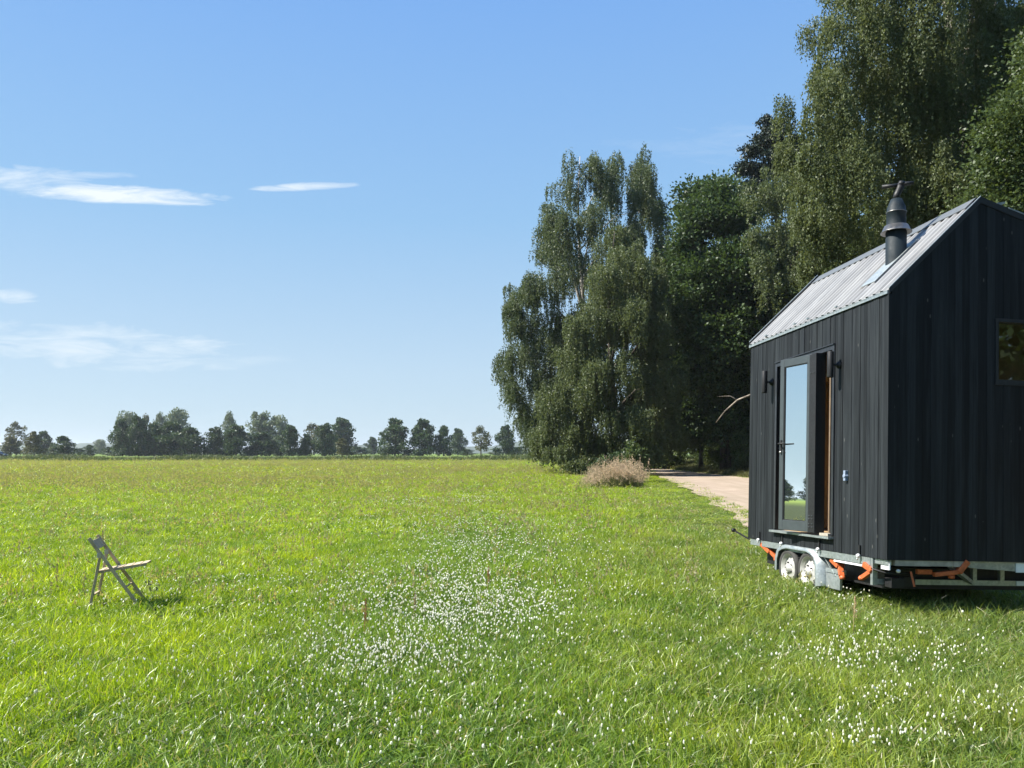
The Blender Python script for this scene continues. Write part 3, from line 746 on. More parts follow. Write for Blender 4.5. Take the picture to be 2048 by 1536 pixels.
# near birch over the trailer
L6 = [(1700, 10, 56, 60), (1668, 60, 34, 34), (1640, 165, 34, 34), (1700, 140, 70, 60), (1625, 230, 22, 40), (1680, 240, 60, 70), (1622, 300, 26, 36), (1612, 375, 24, 34), (1660, 350, 50, 70), (1720, 330, 60, 90),
      (1610, 440, 26, 50), (1650, 460, 50, 60), (1625, 520, 26, 34), (1700, 480, 60, 60), (1760, 60, 70, 70), (1780, 180, 70, 80), (1770, 300, 70, 80), (1780, 430, 80, 70), (1850, 0, 90, 80), (1860, 130, 80, 90),
      (1850, 260, 80, 80), (1860, 380, 80, 80), (1940, 40, 90, 90), (1950, 180, 80, 90), (1940, 320, 80, 80), (2030, 60, 90, 90), (2040, 220, 90, 90), (2030, 350, 90, 80), (1700, -90, 70, 70), (1800, -120, 90, 80),
      (1930, -130, 100, 90), (2060, -120, 100, 90), (1850, -280, 110, 90), (1980, -290, 110, 90), (2140, 60, 90, 90), (2150, 250, 90, 120), (1900, -420, 80, 90), (1750, 540, 60, 50), (1850, 480, 90, 60), (1680, 560, 30, 40),
      (2150, 420, 90, 90), (1960, 440, 90, 60)]
lob = lobes_from_px(L6, 24, 2.6, 7)
tree('near_birch', 'large birch with hanging twigs filling the top right behind the trailer', 'tree', (15.2, 25.5), lob, 'w', M_LF_NEAR, M_BIRCH, 640000, 0.075, 0.34, 7, strand=(0.9, 2.4), spread=0.085, nlimb=26, sway=0.5, fork=0.15)
L7 = [(2010, 250, 60, 50), (2050, 330, 60, 60), (1975, 340, 34, 34), (2090, 200, 70, 60), (2100, 100, 60, 60), (2010, 410, 50, 40), (2090, 430, 60, 60), (2150, 330, 60, 90), (1945, 405, 26, 24), (2180, 180, 60, 80), (2080, 520, 60, 60)]
lob = lobes_from_px(L7, 19, 1.4, 8)
tree('broadleaf_tree', 'bright green broadleaf tree with larger leaves at the right edge, above the gable', 'tree', (13.6, 19.3), lob, 'b', M_LF_ASH, M_BARK, 60000, 0.085, 0.2, 8, clump=0.24, nlimb=9)

# the wood behind: single trees, deeper in
deep = [(1345, 84, 5.0, 20, 'second deep shaded tree from the left, behind the willow'), (1300, 112, 5.2, 17, 'first deep shaded tree from the left, far down the track'), (1450, 86, 5.5, 22, 'deep shaded tree behind the dark broadleaf tree'),
        (1530, 78, 5.5, 21, 'deep shaded tree left of the trailer roof'), (1620, 70, 6, 22, 'deep shaded tree hidden between near birch and olive tree'), (1760, 55, 6, 20, 'deep shaded tree behind the chimney'), (1930, 46, 5.5, 18, 'deep shaded tree behind the gable'), (1420, 110, 6, 22, 'farthest deep shaded tree of the wood'), (1850, 35, 4.2, 21, 'tree standing close behind the near birch, left one'), (2000, 33, 4.6, 21, 'tree standing close behind the near birch, right one')]
for i, (px, d, rad, h, lab) in enumerate(deep):
    bx = (px - 1024) / F * d; r = np.random.default_rng(500 + i); lob = []
    for k in range(16):
        u = k / 15; z = 0.8 + (h - 2.2) * u; rr = rad * (0.55 + 0.45 * math.sin(math.pi * min(1, u * 0.9 + 0.1)))
        a = r.uniform(0, 6.28); q = rr * r.uniform(0.2, 0.6)
        lob.append((np.array([bx + q * math.cos(a), d + q * math.sin(a), z]), rr * 0.6, h * 0.10))
    tree('woodland_tree', lab, 'tree', (bx, d), lob, 'b', M_LF_BUSH, M_BARK, 26000 if d > 40 else 42000, 0.34 if d > 40 else 0.17, 0.28, 500 + i, 'trees deeper in the wood', clump=0.5, nlimb=6)

for i, (bx, by, rad, h) in enumerate(((21, 8, 5, 17), (19, -2, 5, 18), (20, -12, 5.5, 19), (24, 3, 5, 20), (18, -22, 5, 17))):
    r = np.random.default_rng(900 + i); lob = []
    for k in range(14):
        u = k / 13; z = 0.6 + (h - 2.2) * u; rr = rad * (0.6 + 0.4 * math.sin(math.pi * min(1, u * 0.9 + 0.1))); a = r.uniform(0, 6.28); q = rr * r.uniform(0.1, 0.5)
        lob.append((np.array([bx + q * math.cos(a), by + q * math.sin(a), z]), rr * 0.7, h * 0.10))
    tree('woodland_tree', '%s tree of the wood beside the track to the right, outside the picture' % ['first', 'second', 'third', 'fourth', 'fifth'][i], 'tree', (bx, by), lob, 'b', M_LF_DARK, M_BARK, 14000, 0.36, 0.28, 900 + i, 'trees beside the track behind the viewer', clump=0.5, nlimb=5)

# bushes along the foot of the wood
def bush(px, py, w_, h_, d, lab, mat, seed, n=9000, leaf=0.14, name='bush', clump=0.22, cat='bush', g='bushes at the foot of the wood'):
    bx = (px - 1024) / F * d; z0 = float(gh(bx, d)); r = np.random.default_rng(seed); lob = []
    for k in range(9):
        lob.append((np.array([bx + r.uniform(-.6, .6) * w_, d + r.uniform(-.5, .5) * w_, z0 + h_ * r.uniform(0.2, 0.7)]), w_ * r.uniform(0.25, 0.5), h_ * r.uniform(0.22, 0.38)))
    o = (bx, d, z0); root = empty(name, o); tag(root, lab, cat, g)
    crown_bushy(name, lob, o, mat, root, n, leaf, seed, clump=clump, shell=0.4).name = 'foliage'
    m = MB()
    for k in range(7):
        a = r.uniform(0, 6.28); q = w_ * r.uniform(0.1, 0.5)
        m.tube([(0.1 * math.cos(a), 0.1 * math.sin(a), -0.05), (q * 0.4 * math.cos(a), q * 0.4 * math.sin(a), h_ * 0.4), (q * math.cos(a), q * math.sin(a), h_ * 0.8)], [0.04, 0.025, 0.008], 5)
    m.build('stem', M_BARK, root)
bush(1225, 0, 1.5, 2.0, 52, 'dark bush behind the pink grass clump under the willow', M_LF_DARK, 31)
bush(1165, 0, 1.7, 1.5, 58, 'low olive bush at the foot of the willow, left of the pink grass', M_LF_OLIVE, 32)
bush(1265, 0, 0.9, 2.4, 47, 'sunlit sapling with broad pale leaves rising behind the pink grass', M_LF_ASH, 33, n=3200, leaf=0.16)
bush(1345, 0, 1.8, 2.6, 88, 'bush at the bend of the sandy track', M_LF_BUSH, 34)
bush(1460, 0, 2.2, 2.2, 66, 'yellow green bush on the bank right of the small verge tree', M_LF_BUSH, 35)
bush(1500, 0, 2.0, 3.4, 60, 'dark bush on the bank just left of the trailer corner', M_LF_DARK, 36)
bush(1430, 0, 2.4, 4.4, 78, 'tall pale bush behind the small verge tree', M_LF_BUSH, 37)
bush(1325, 0, 1.8, 3.4, 98, 'dark bush far down the track', M_LF_DARK, 38)
bush(1300, 0, 2.4, 3.2, 108, 'green bush closing the far end of the track', M_LF_BUSH, 39)

# bare pale branch sticking out beside the trailer
m = MB(); m.tube([at(1432, 845, 57), at(1450, 822, 56.6), at(1475, 800, 56.2), at(1500, 790, 56), at(1530, 796, 56)], [0.03, 0.05, 0.06, 0.07, 0.08], 8)
m.tube([at(1475, 800, 56.2), at(1460, 792, 56.4), at(1435, 793, 56.6)], [0.045, 0.03, 0.012], 6); m.tube([at(1530, 796, 56), at(1560, 830, 56), at(1575, 935, 56)], [0.11, 0.15, 0.22], 8)
br = m.build('bare_tree_branch', mat_bark('pale_bark', (0.10, 0.08, 0.06), (0.42, 0.36, 0.29), 2.0)); tag(br, 'bare pale curved branch reaching out of the wood left of the trailer', 'branch')

# pinkish tall grass clump beside the track
t = NT('pink_grass'); tint = t.attr('tint')
c = t.mix(t.rng(tint, 0, 1), (0.11, 0.14, 0.045), (0.20, 0.18, 0.08)); c = t.mix(t.math('GREATER_THAN', tint, 1.5), c, (0.56, 0.42, 0.28))
tr = t.n('ShaderNodeBsdfTranslucent'); t.l(c, tr.inputs[0]); mx = t.n('ShaderNodeMixShader'); mx.inputs[0].default_value = 0.35
t.l(t.pbr(c, 0.7, 0, None, 0.2), mx.inputs[1]); t.l(tr.outputs[0], mx.inputs[2]); M_PINK = t.done(mx.outputs[0])
ccp = tuft_collection('reed_tufts', [blade_tuft('reedtuft_%d' % i, 22, 0.28, 0.8, 1.5, 0.022, 0.35, 700 + i, 0.7, 0.085) for i in range(3)], M_PINK)
n = 300; yb = rng.uniform(38, 47, n); uu = rng.beta(1.25, 1.15, n); x = yb * (0.096 + 0.068 * uu)
hh = np.clip(1.0 - 1.7 * (uu - 0.62) ** 2, 0.3, 1.0) * (0.5 + 0.75 * lfn(x, yb, 3.1)) * rng.uniform(0.6, 1.1, n)
pg = scatter('pink_grass_clump', np.stack([x, yb, gh(x, yb)], -1), np.stack([np.ones(n) * 1.1, np.ones(n) * 1.1, hh * rng.uniform(0.75, 1.1, n)], -1), rng.uniform(size=n), ccp, 0.1, 3, 33)
tag(pg, 'tall pinkish flowering grass clump beside the sandy track under the willow', 'tall grass', kind='stuff')

# brambly bank cover beyond the track
M_BANK = mat_leaf('bank_herbs', (0.05, 0.06, 0.02), (0.16, 0.16, 0.06), trans=0.25)
ccb = tuft_collection('bank_tufts', [blade_tuft('banktuft_%d' % i, 26, 0.25, 0.12, 0.45, 0.022, 0.9, 800 + i) for i in range(3)], M_BANK)
n = 6500; yb = rng.uniform(24, 128, n); x = road_x(ROAD_R, yb) + 0.1 + rng.uniform(0, 1, n) ** 1.5 * 11
ss = rng.uniform(0.6, 1.5, n)
bk = scatter('bank_herbs', np.stack([x, yb, gh(x, yb)], -1), np.stack([ss * 1.4, ss * 1.4, ss], -1), rng.uniform(size=n), ccb, 0.15, 3, 34)
tag(bk, 'rough dry herbs covering the bank on the far side of the track', 'ground cover', kind='stuff')

# ---------------------------------------------------------------- far tree line
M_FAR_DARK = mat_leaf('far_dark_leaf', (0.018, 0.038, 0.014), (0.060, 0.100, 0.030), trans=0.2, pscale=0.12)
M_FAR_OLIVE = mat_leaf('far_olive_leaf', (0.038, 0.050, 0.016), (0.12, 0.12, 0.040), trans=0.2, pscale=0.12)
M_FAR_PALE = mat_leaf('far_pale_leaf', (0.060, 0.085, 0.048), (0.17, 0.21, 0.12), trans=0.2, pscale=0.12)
def far_variant(kind, seed):
    """crown mesh in unit size: height 1, radius about 0.5 (real units before scaling)"""
    r = np.random.default_rng(seed); C, D, T = [], [], []
    nl = {'dark': 46, 'olive': 34, 'pale': 44, 'open': 24, 'shrub': 22}[kind]
    per = {'dark': 130, 'olive': 120, 'pale': 105, 'open': 90, 'shrub': 120}[kind]
    lo = {'dark': 0.07, 'olive': 0.10, 'pale': 0.12, 'open': 0.20, 'shrub': 0.06}[kind]
    for k in range(nl):
        u = (k + 0.5) / nl
        z = lo + (0.93 - lo) * u
        prof = {'dark': (1.02 - 0.15 * abs(u - 0.3)) * (1 - max(0, u - 0.45) ** 1.6 * 1.9), 'olive': (1 - u) ** 0.5 * 1.0, 'pale': math.sin(math.pi * (0.22 + 0.66 * u)) ** 0.6, 'open': math.sin(math.pi * (0.2 + 0.7 * u)), 'shrub': (1 - u) ** 0.4}[kind]
        a = r.uniform(0, 6.28); q = 0.36 * prof * r.uniform(0.25, 1.0)
        c = np.array([q * math.cos(a), q * math.sin(a), z]); lr = r.uniform(0.10, 0.18) * (0.55 + 0.5 * prof)
        p = r.normal(size=(per, 3)); p /= np.linalg.norm(p, axis=1, keepdims=True)
        C.append(c + p * lr * r.uniform(0.45, 1.12, (per, 1)) * np.array([1, 1, 0.72])); D.append(p + r.normal(0, 0.7, p.shape))
        T.append(np.clip(r.uniform(0, 0.5) + r.uniform(0, 0.5, per), 0, 1))
    C = np.concatenate(C); D = np.concatenate(D); T = np.concatenate(T)
    return leaves_to_mesh('far_' + kind, C, D, r.uniform(0.030, 0.062, len(C)), T, seed, 0.8)
def far_trunk(seed):
    r = random.Random(seed); m = MB()
    m.tube([(0, 0, -0.01), (0.004, 0, 0.15), (0.0, 0.01, 0.4), (0.01, 0, 0.8)], [0.026, 0.02, 0.014, 0.003], 8)
    for k in range(7):
        a = r.uniform(0, 6.28); z = r.uniform(0.16, 0.6)
        m.tube([(0, 0, z), (0.15 * math.cos(a), 0.15 * math.sin(a), z + 0.1), (0.32 * math.cos(a), 0.32 * math.sin(a), z + 0.24)], [0.009, 0.006, 0.002], 5)
    me = bpy.data.meshes.new('far_trunk'); me.from_pydata(m.v, [], m.f)
    me.attributes.new('tint', 'FLOAT', 'FACE').data.foreach_set('value', m.t); me.materials.append(M_BARK); me.update(); return me
VAR = {k: [far_variant(k, 40 + 7 * i + j) for j in range(3)] for i, k in enumerate(('dark', 'olive', 'pale', 'open', 'shrub'))}
TRK = [far_trunk(i) for i in range(3)]
crown_mats = {'dark': M_FAR_DARK, 'olive': M_FAR_OLIVE, 'pale': M_FAR_PALE, 'open': M_FAR_OLIVE, 'shrub': M_FAR_DARK}
for k, vs in VAR.items():
    for v in vs: v.materials.append(crown_mats[k])
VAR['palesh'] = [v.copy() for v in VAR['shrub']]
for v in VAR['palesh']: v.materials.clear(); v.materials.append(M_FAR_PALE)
WORDS = ['first', 'second', 'third', 'fourth', 'fifth', 'sixth', 'seventh', 'eighth', 'ninth', 'tenth', 'eleventh', 'twelfth', 'thirteenth', 'fourteenth', 'fifteenth', 'sixteenth', 'seventeenth', 'eighteenth']
def far_tree(px, top, hw, d, kind, label, group, i):
    bx = (px - 1024) / F * d; z0 = float(gh(bx, d)); h = CAM_H + (HOR - top) / F * d - z0; rad = hw / F * d
    nm = 'shrub' if kind in ('shrub', 'palesh') else 'tree'
    root = empty('field_' + nm, (bx, d, z0), (0, 0, (i * 2.399) % 6.28)); tag(root, label, nm, group)
    cr = link('crown', VAR[kind][i % 3], None, root); wv_ = 1 + 0.14 * math.sin(i * 2.1 + px); cr.scale = (rad * wv_ / 0.37, rad * wv_ / 0.37, h * 1.02)
    tk = link('trunk', TRK[i % 3], None, root); tk.scale = (h, h, h * 0.96)
FRONT = [(245, 838, 22, 300, 'dark'), (278, 832, 26, 300, 'dark'), (308, 846, 22, 300, 'dark'), (347, 843, 32, 302, 'dark'), (382, 855, 26, 300, 'dark'), (430, 854, 20, 305, 'dark'), (472, 849, 28, 305, 'dark'), (522, 864, 26, 308, 'dark'),
         (578, 850, 26, 308, 'dark'), (612, 868, 13, 310, 'dark'), (650, 846, 24, 310, 'dark'), (790, 837, 28, 330, 'dark'), (845, 838, 28, 330, 'dark'), (887, 851, 17, 332, 'dark'), (962, 852, 23, 335, 'open'), (1012, 850, 20, 335, 'dark')]
for i, (px, top, hw, d, k) in enumerate(FRONT):
    if i < 11: lab = '%s dark tree from the left in the front row of the long tree line' % WORDS[i]
    else: lab = '%s tree from the left in the looser row near the weeping birch' % WORDS[i - 11]
    far_tree(px, top, hw, d, k, lab, 'dark trees in the front row across the meadow', i)
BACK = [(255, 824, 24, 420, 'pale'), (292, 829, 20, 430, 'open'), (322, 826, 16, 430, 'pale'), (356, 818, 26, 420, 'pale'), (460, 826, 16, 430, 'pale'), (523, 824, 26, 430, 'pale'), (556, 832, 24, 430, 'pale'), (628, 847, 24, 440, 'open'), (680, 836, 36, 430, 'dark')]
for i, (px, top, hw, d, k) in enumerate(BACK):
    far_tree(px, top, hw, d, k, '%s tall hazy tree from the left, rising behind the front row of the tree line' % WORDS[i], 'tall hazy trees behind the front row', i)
ODD = [(33, 843, 17, 420, 'open', 'tall hazy tree with a lopsided open crown at the far left'), (22, 872, 26, 300, 'olive', 'low olive tree right of the parked car'), (68, 862, 20, 280, 'olive', 'yellow green tree right of the low olive tree at the far left'),
       (88, 862, 18, 380, 'dark', 'dark bluish tree half behind the yellow green tree at the left'), (127, 872, 22, 285, 'dark', 'rounded dark tree standing alone left of the distant hills'), (178, 889, 18, 310, 'shrub', 'small tree standing before the distant hills'),
       (200, 879, 14, 620, 'pale', 'faint distant tree before the hills, left of the long tree line'), (685, 876, 18, 300, 'olive', 'small olive tree at the right end of the long tree line'), (743, 874, 16, 520, 'dark', 'small bluish tree in the gap right of the long tree line'),
       (915, 857, 20, 430, 'dark', 'hazy bluish tree right of the three dark trees in the looser row')]
for i, (px, top, hw, d, k, lab) in enumerate(ODD): far_tree(px, top, hw, d, k, lab, None, i)
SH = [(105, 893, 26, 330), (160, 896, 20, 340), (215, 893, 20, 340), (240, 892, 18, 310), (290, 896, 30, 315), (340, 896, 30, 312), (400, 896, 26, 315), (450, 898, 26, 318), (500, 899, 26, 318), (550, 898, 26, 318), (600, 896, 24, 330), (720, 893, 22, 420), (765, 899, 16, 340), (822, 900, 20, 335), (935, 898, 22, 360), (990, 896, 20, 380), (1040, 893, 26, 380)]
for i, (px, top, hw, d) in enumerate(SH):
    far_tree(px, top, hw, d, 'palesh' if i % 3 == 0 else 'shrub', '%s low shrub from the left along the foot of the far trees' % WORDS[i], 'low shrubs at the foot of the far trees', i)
# trees on the left boundary, seen mirrored in the door glass
for i, (x, y, h, rad, k) in enumerate([(-200 - (q % 3) * 3, 30 + 5.5 * q, [6.5, 8, 6, 11.5, 7, 9][q % 6], 4.6, ['dark', 'dark', 'shrub', 'pale', 'dark', 'shrub'][q % 6]) for q in range(34)]):
    root = empty('field_tree', (x, y, float(gh(x, y))), (0, 0, i * 2.0)); tag(root, 'tree of the far left boundary row, mirrored in the door glass', 'tree', 'boundary trees mirrored in the door')
    cr = link('crown', VAR[k][i % 3], None, root); cr.scale = (rad / 0.46, rad / 0.46, h)
    tk = link('trunk', TRK[i % 3], None, root); tk.scale = (h, h, h)

# distant wooded hills
n = 260; xs = np.linspace(-2600, 2600, n)
hp = 26 + 16 * np.sin(xs / 420 + 0.6) + 9 * np.sin(xs / 130) + 4 * np.sin(xs / 47) + rng.normal(0, 1.3, n)
hp = np.clip(hp, 5, None)
V_, Q_ = [], []
rows = [(2500, 0), (2560, 0.55), (2650, 0.9), (2800, 1.0), (3100, 0.7), (3500, 0.0)]
for j, (yy_, s_) in enumerate(rows):
    for i in range(n): V_.append((xs[i], yy_ + 30 * math.sin(i * 0.7 + j), hp[i] * s_ + (rng.normal(0, 1.0) if 0 < s_ else -0.5)))
for j in range(len(rows) - 1):
    for i in range(n - 1): a = j * n + i; Q_.append((a, a + 1, a + n + 1, a + n))
hl = link('hills', np_mesh('hills', V_, Q_), mat_plain('wooded_hill', (0.045, 0.065, 0.03), 0.95, var=0.5, scale=0.02, bump=0.0)); tag(hl, kind='structure')

# haze
hb = MB(); hb.box(-7700, 7700, -7700, 7700, -1.7, 64)
t = NT('haze'); pv = t.n('ShaderNodeVolumePrincipled')
pv.inputs['Color'].default_value = (0.86, 0.92, 1.0, 1); pv.inputs['Density'].default_value = 0.00014; pv.inputs['Anisotropy'].default_value = 0.3
t.l(pv.outputs[0], t.out.inputs['Volume'])
hz = hb.build('haze', t.m); tag(hz, kind='stuff', label='thin summer haze over the far fields')

# ---------------------------------------------------------------- tiny house on its trailer
# materials
def mat_black_wood(name, base=0.028):
    t = NT(name); p = t.obj(); tint = t.attr('tint')
    gr = t.noise(t.map(p, (60, 60, 1.6)), 1.0, 8, 0.7, 0.3); gr2 = t.noise(t.map(p, (14, 14, 0.7)), 1.0, 4, 0.6)
    c = t.mix(t.rng(gr, 0.35, 0.68), tuple(base * k for k in (0.45, 0.55, 0.66)), tuple(base * k for k in (1.75, 2.05, 2.25)))
    c = t.mix(1.0, c, t.mix(tint, (0.55, 0.57, 0.6), (1.6, 1.62, 1.65)), 'MULTIPLY')
    c = t.mix(t.rng(gr2, 0.5, 0.72, 0, 0.6), c, (0.030, 0.036, 0.039))
    vo = t.n('ShaderNodeTexVoronoi'); vo.inputs['Scale'].default_value = 1.0; t.l(t.map(p, (9.5, 9.5, 3.6)), vo.inputs['Vector'])
    knot = t.math('MULTIPLY', t.rng(vo.outputs['Distance'], 0.10, 0.05), t.math('GREATER_THAN', t.noise(p, 2.0, 2), 0.5))
    c = t.mix(t.math('MULTIPLY', knot, 0.4), c, (0.17, 0.17, 0.155))
    return t.done(t.pbr(c, t.rng(gr, 0.3, 0.7, 0.5, 0.75), 0, t.bump(gr, 0.45, 0.004), 0.22))
M_CLAD = mat_black_wood('black_stained_wood', 0.0105)
M_TRIM = mat_plain('black_metal_trim', (0.02, 0.022, 0.026), 0.4, 0.0, spec=0.5)
M_FRAME = mat_plain('anthracite_frame', (0.045, 0.055, 0.058), 0.38, 0.0, var=0.1)
M_DARK = mat_plain('black_rubber', (0.012, 0.012, 0.013), 0.55, spec=0.4)
M_TYRE = mat_plain('tyre_rubber', (0.05, 0.049, 0.046), 0.8, var=0.35, scale=8, spec=0.3)
M_PINE = mat_plain('pine_boards', (0.42, 0.29, 0.16), 0.55, var=0.25, scale=7)
M_PLY = mat_plain('grey_timber', (0.34, 0.31, 0.25), 0.8, var=0.25, scale=14)
M_INNER = mat_plain('interior_dark', (0.10, 0.075, 0.05), 0.7)
M_ORANGE = mat_plain('orange_paint', (0.46, 0.105, 0.03), 0.5, var=0.3, scale=20)
M_WHITE = mat_plain('white_plastic', (0.72, 0.73, 0.74), 0.45, var=0.08)
M_BLUEGREY = mat_plain('grey_socket', (0.22, 0.27, 0.36), 0.4, var=0.1)
M_REFL = mat_plain('reflective_white', (0.75, 0.80, 0.80), 0.35, var=0.05)
t = NT('galvanised_steel'); p = t.obj()
vo = t.n('ShaderNodeTexVoronoi'); vo.inputs['Scale'].default_value = 38; t.l(p, vo.inputs['Vector']); nz = t.noise(p, 5, 6, 0.65)
c = t.mix(t.rng(vo.outputs['Color'], 0, 1), (0.30, 0.34, 0.34), (0.46, 0.50, 0.50)); c = t.mix(t.rng(nz, 0.52, 0.72, 0, 0.5), c, (0.19, 0.19, 0.17))
M_GALV = t.done(t.pbr(c, t.rng(nz, 0.3, 0.7, 0.38, 0.6), 0.75, t.bump(nz, 0.1, 0.003)))
t = NT('zinc_roof_sheet'); p = t.obj(); nz = t.noise(t.map(p, (1.2, 5, 1.2)), 1.6, 6, 0.65)
c = t.mix(t.rng(nz, 0.3, 0.7), (0.25, 0.247, 0.24), (0.37, 0.368, 0.36))
vs_ = t.n('ShaderNodeTexNoise'); t.l(t.map(p, (0.15, 6.5, 0.15)), vs_.inputs['Vector']); vs_.inputs['Scale'].default_value = 1.0
c = t.mix(t.rng(vs_.outputs[0], 0.35, 0.65, 0.0, 0.55), c, (0.19, 0.186, 0.18))
M_ROOF = t.done(t.pbr(c, t.rng(nz, 0.3, 0.7, 0.42, 0.6), 0.25, t.bump(nz, 0.12, 0.004), 0.5))
t = NT('coated_glass'); p = t.obj()
g = t.n('ShaderNodeBsdfGlossy'); g.inputs[0].default_value = (0.80, 0.88, 0.87, 1); g.inputs['Roughness'].default_value = 0.012
dk = t.pbr((0.01, 0.014, 0.014), 0.05, 0, None, 0.8)
mx = t.n('ShaderNodeMixShader'); mx.inputs[0].default_value = 0.86
t.l(dk, mx.inputs[1]); t.l(g.outputs[0], mx.inputs[2]); M_GLASS = t.done(mx.outputs[0])
t = NT('clear_pane'); tp = t.n('ShaderNodeBsdfTransparent'); tp.inputs[0].default_value = (0.86, 0.9, 0.88, 1)
g = t.n('ShaderNodeBsdfGlossy'); g.inputs['Roughness'].default_value = 0.01; fr = t.n('ShaderNodeFresnel'); fr.inputs[0].default_value = 1.45
mx = t.n('ShaderNodeMixShader'); t.l(fr.outputs[0], mx.inputs[0]); t.l(tp.outputs[0], mx.inputs[1]); t.l(g.outputs[0], mx.inputs[2]); M_PANE = t.done(mx.outputs[0])
M_PIPE = mat_plain('black_stove_pipe', (0.010, 0.017, 0.022), 0.62, 0.0, var=0.2, scale=5, spec=0.25)
M_STEEL = mat_plain('stainless_steel', (0.42, 0.40, 0.38), 0.42, 0.8, var=0.15)
M_RIM = mat_plain('dusty_steel_rim', (0.50, 0.49, 0.46), 0.5, 0.35, var=0.2, scale=16)

LX, LY, HW, RZ, RXC, HR = 2.125, 3.424, 2.915, 3.973, 1.0625, 3.66     # width, length, eave, ridge, ridge x, right eave
house = empty('tiny_house_trailer', (4.0077, 8.4228, CAM_H - 1.1459), (R_(-2.268), R_(1.959), R_(7.655)))
tag(house, 'black timber tiny house with zinc roof standing on a galvanised twin axle trailer', 'tiny house')
def roof_z(x): return HW + (RZ - HW) * x / RXC if x < RXC else RZ + (HR - RZ) * (x - RXC) / (LX - RXC)
OY0, OY1, OZ0, OZ1 = 1.04, 2.576, 0.19, 2.50
WX0, WX1, WZ0, WZ1 = 1.255, 1.93, 1.945, 2.66
# cladding on the long side
rb = random.Random(4)
def boards_long(y0, y1, z0, z1, mb, pitch=0.062):
    y = y0
    while y < y1 - 0.01:
        wd = min(pitch * rb.choice((0.75, 1.0, 1.0, 1.25)), y1 - y)
        if y1 - y - wd < 0.03: wd = y1 - y
        o = rb.uniform(0, 0.006)
        mb.box(-0.012 - o, 0.016, y + 0.0015, y + wd - 0.0015, z0, z1 + rb.uniform(-0.0, 0.0), rb.random())
        y += wd
side = MB()
boards_long(0.0, OY0, 0.0, HW - 0.02, side); boards_long(OY1, LY, 0.0, HW - 0.02, side)
boards_long(OY0, OY1, OZ1, HW - 0.02, side); boards_long(OY0, OY1, 0.0, OZ0 - 0.05, side)
side.build('side_cladding', M_CLAD, house)
# near gable: vertical boards cut along the roof line, with the window hole
def boards_gable(yo, sgn, mb, window=False, th=0.022):
    x = 0.016
    while x < LX - 0.02:
        wd = min(0.095 * rb.choice((0.9, 1.0, 1.1)), LX - x)
        a, b = x + 0.001, x + wd - 0.001; o = rb.uniform(0, 0.004); ya, yb_ = yo, yo + sgn * (th + o)
        if sgn < 0: ya, yb_ = yb_, ya
        tt = rb.random()
        def piece(z0a, z0b, z1a, z1b):
            pl = [(a, z0a), (b, z0b), (b, z1b), (a, z1a)]
            if a < RXC < b and z1b > 3: pl = [(a, z0a), (b, z0b), (b, z1b), (RXC, RZ), (a, z1a)]
            mb.prism(pl, ya, yb_, 'y', tt)
        if window and b > WX0 and a < WX1:
            piece(0, 0, WZ0, WZ0); piece(WZ1, WZ1, roof_z(a), roof_z(b))
        else: piece(0, 0, roof_z(a), roof_z(b))
        x += wd
gb = MB(); boards_gable(-0.0, -1, gb, True); gb.build('gable_cladding', M_CLAD, house)
gb = MB(); boards_gable(LY, 1, gb); gb.build('far_gable_cladding', M_CLAD, house)
# structural walls behind the boards
wl = MB(); T_ = 0.10
wl.box(0.018, T_, 0.02, OY0, 0.0, HW - 0.03).box(0.018, T_, OY1, LY - 0.02, 0.0, HW - 0.03).box(0.018, T_, OY0, OY1, OZ1, HW - 0.03).box(0.018, T_, OY0, OY1, 0.0, OZ0 - 0.052)
for ya_, yb2, za_, zb_ in ((0.02, 0.35, 0.0, HR - 0.06), (1.55, LY - 0.02, 0.0, HR - 0.06), (0.35, 1.55, 0.0, 0.8), (0.35, 1.55, 1.75, HR - 0.06)): wl.box(LX - T_, LX - 0.01, ya_, yb2, za_, zb_)
for y0, y1, win in ((0.002, T_, True), (LY - T_, LY - 0.002, False)):
    xs_ = [T_ + 0.002, WX0, WX1, LX - T_ - 0.002]
    for a, b in zip(xs_[:-1], xs_[1:]):
        for zlo, zhi in (((0.0, WZ0), (WZ1, None)) if (win and a == WX0) else ((0.0, None),)):
            cuts = [a] + ([RXC] if a < RXC < b else []) + [b]
            for c0, c1 in zip(cuts[:-1], cuts[1:]):
                if zhi is None: wl.prism([(c0, zlo), (c1, zlo), (c1, roof_z(c1) - 0.04), (c0, roof_z(c0) - 0.04)], y0, y1, 'y')
                else: wl.prism([(c0, zlo), (c1, zlo), (c1, zhi), (c0, zhi)], y0, y1, 'y')
wl.build('wall', M_INNER, house)
fl_ = MB(); fl_.box(T_ + 0.004, LX - T_ - 0.004, T_ + 0.004, LY - T_ - 0.004, 0.02, 0.175); fl_.build('floor', M_PINE, house)
# pine lining and furniture glimpsed through the openings
ln = MB(); ln.box(T_ + 0.002, T_ + 0.014, T_ + 0.02, OY0 - 0.01, 0.18, HW - 0.05).box(T_ + 0.002, T_ + 0.014, OY1 + 0.01, LY - T_ - 0.02, 0.18, HW - 0.05)
ln.box(LX - T_ - 0.014, LX - T_ - 0.002, 1.55, LY - T_ - 0.02, 0.18, HR - 0.1).box(LX - T_ - 0.014, LX - T_ - 0.002, T_ + 0.02, 1.54, 1.76, HR - 0.1)
ln.box(T_ + 0.02, LX - T_ - 0.02, LY - T_ - 0.014, LY - T_ - 0.002, 0.18, HW - 0.05)
ln.build('lining', M_PINE, house)
cp = MB(); cp.box(0.62, LX - T_ - 0.03, 1.75, 1.80, 0.18, 2.3).box(0.62, LX - T_ - 0.03, 1.7, 2.9, 2.32, 2.36)      # partition and sleeping loft
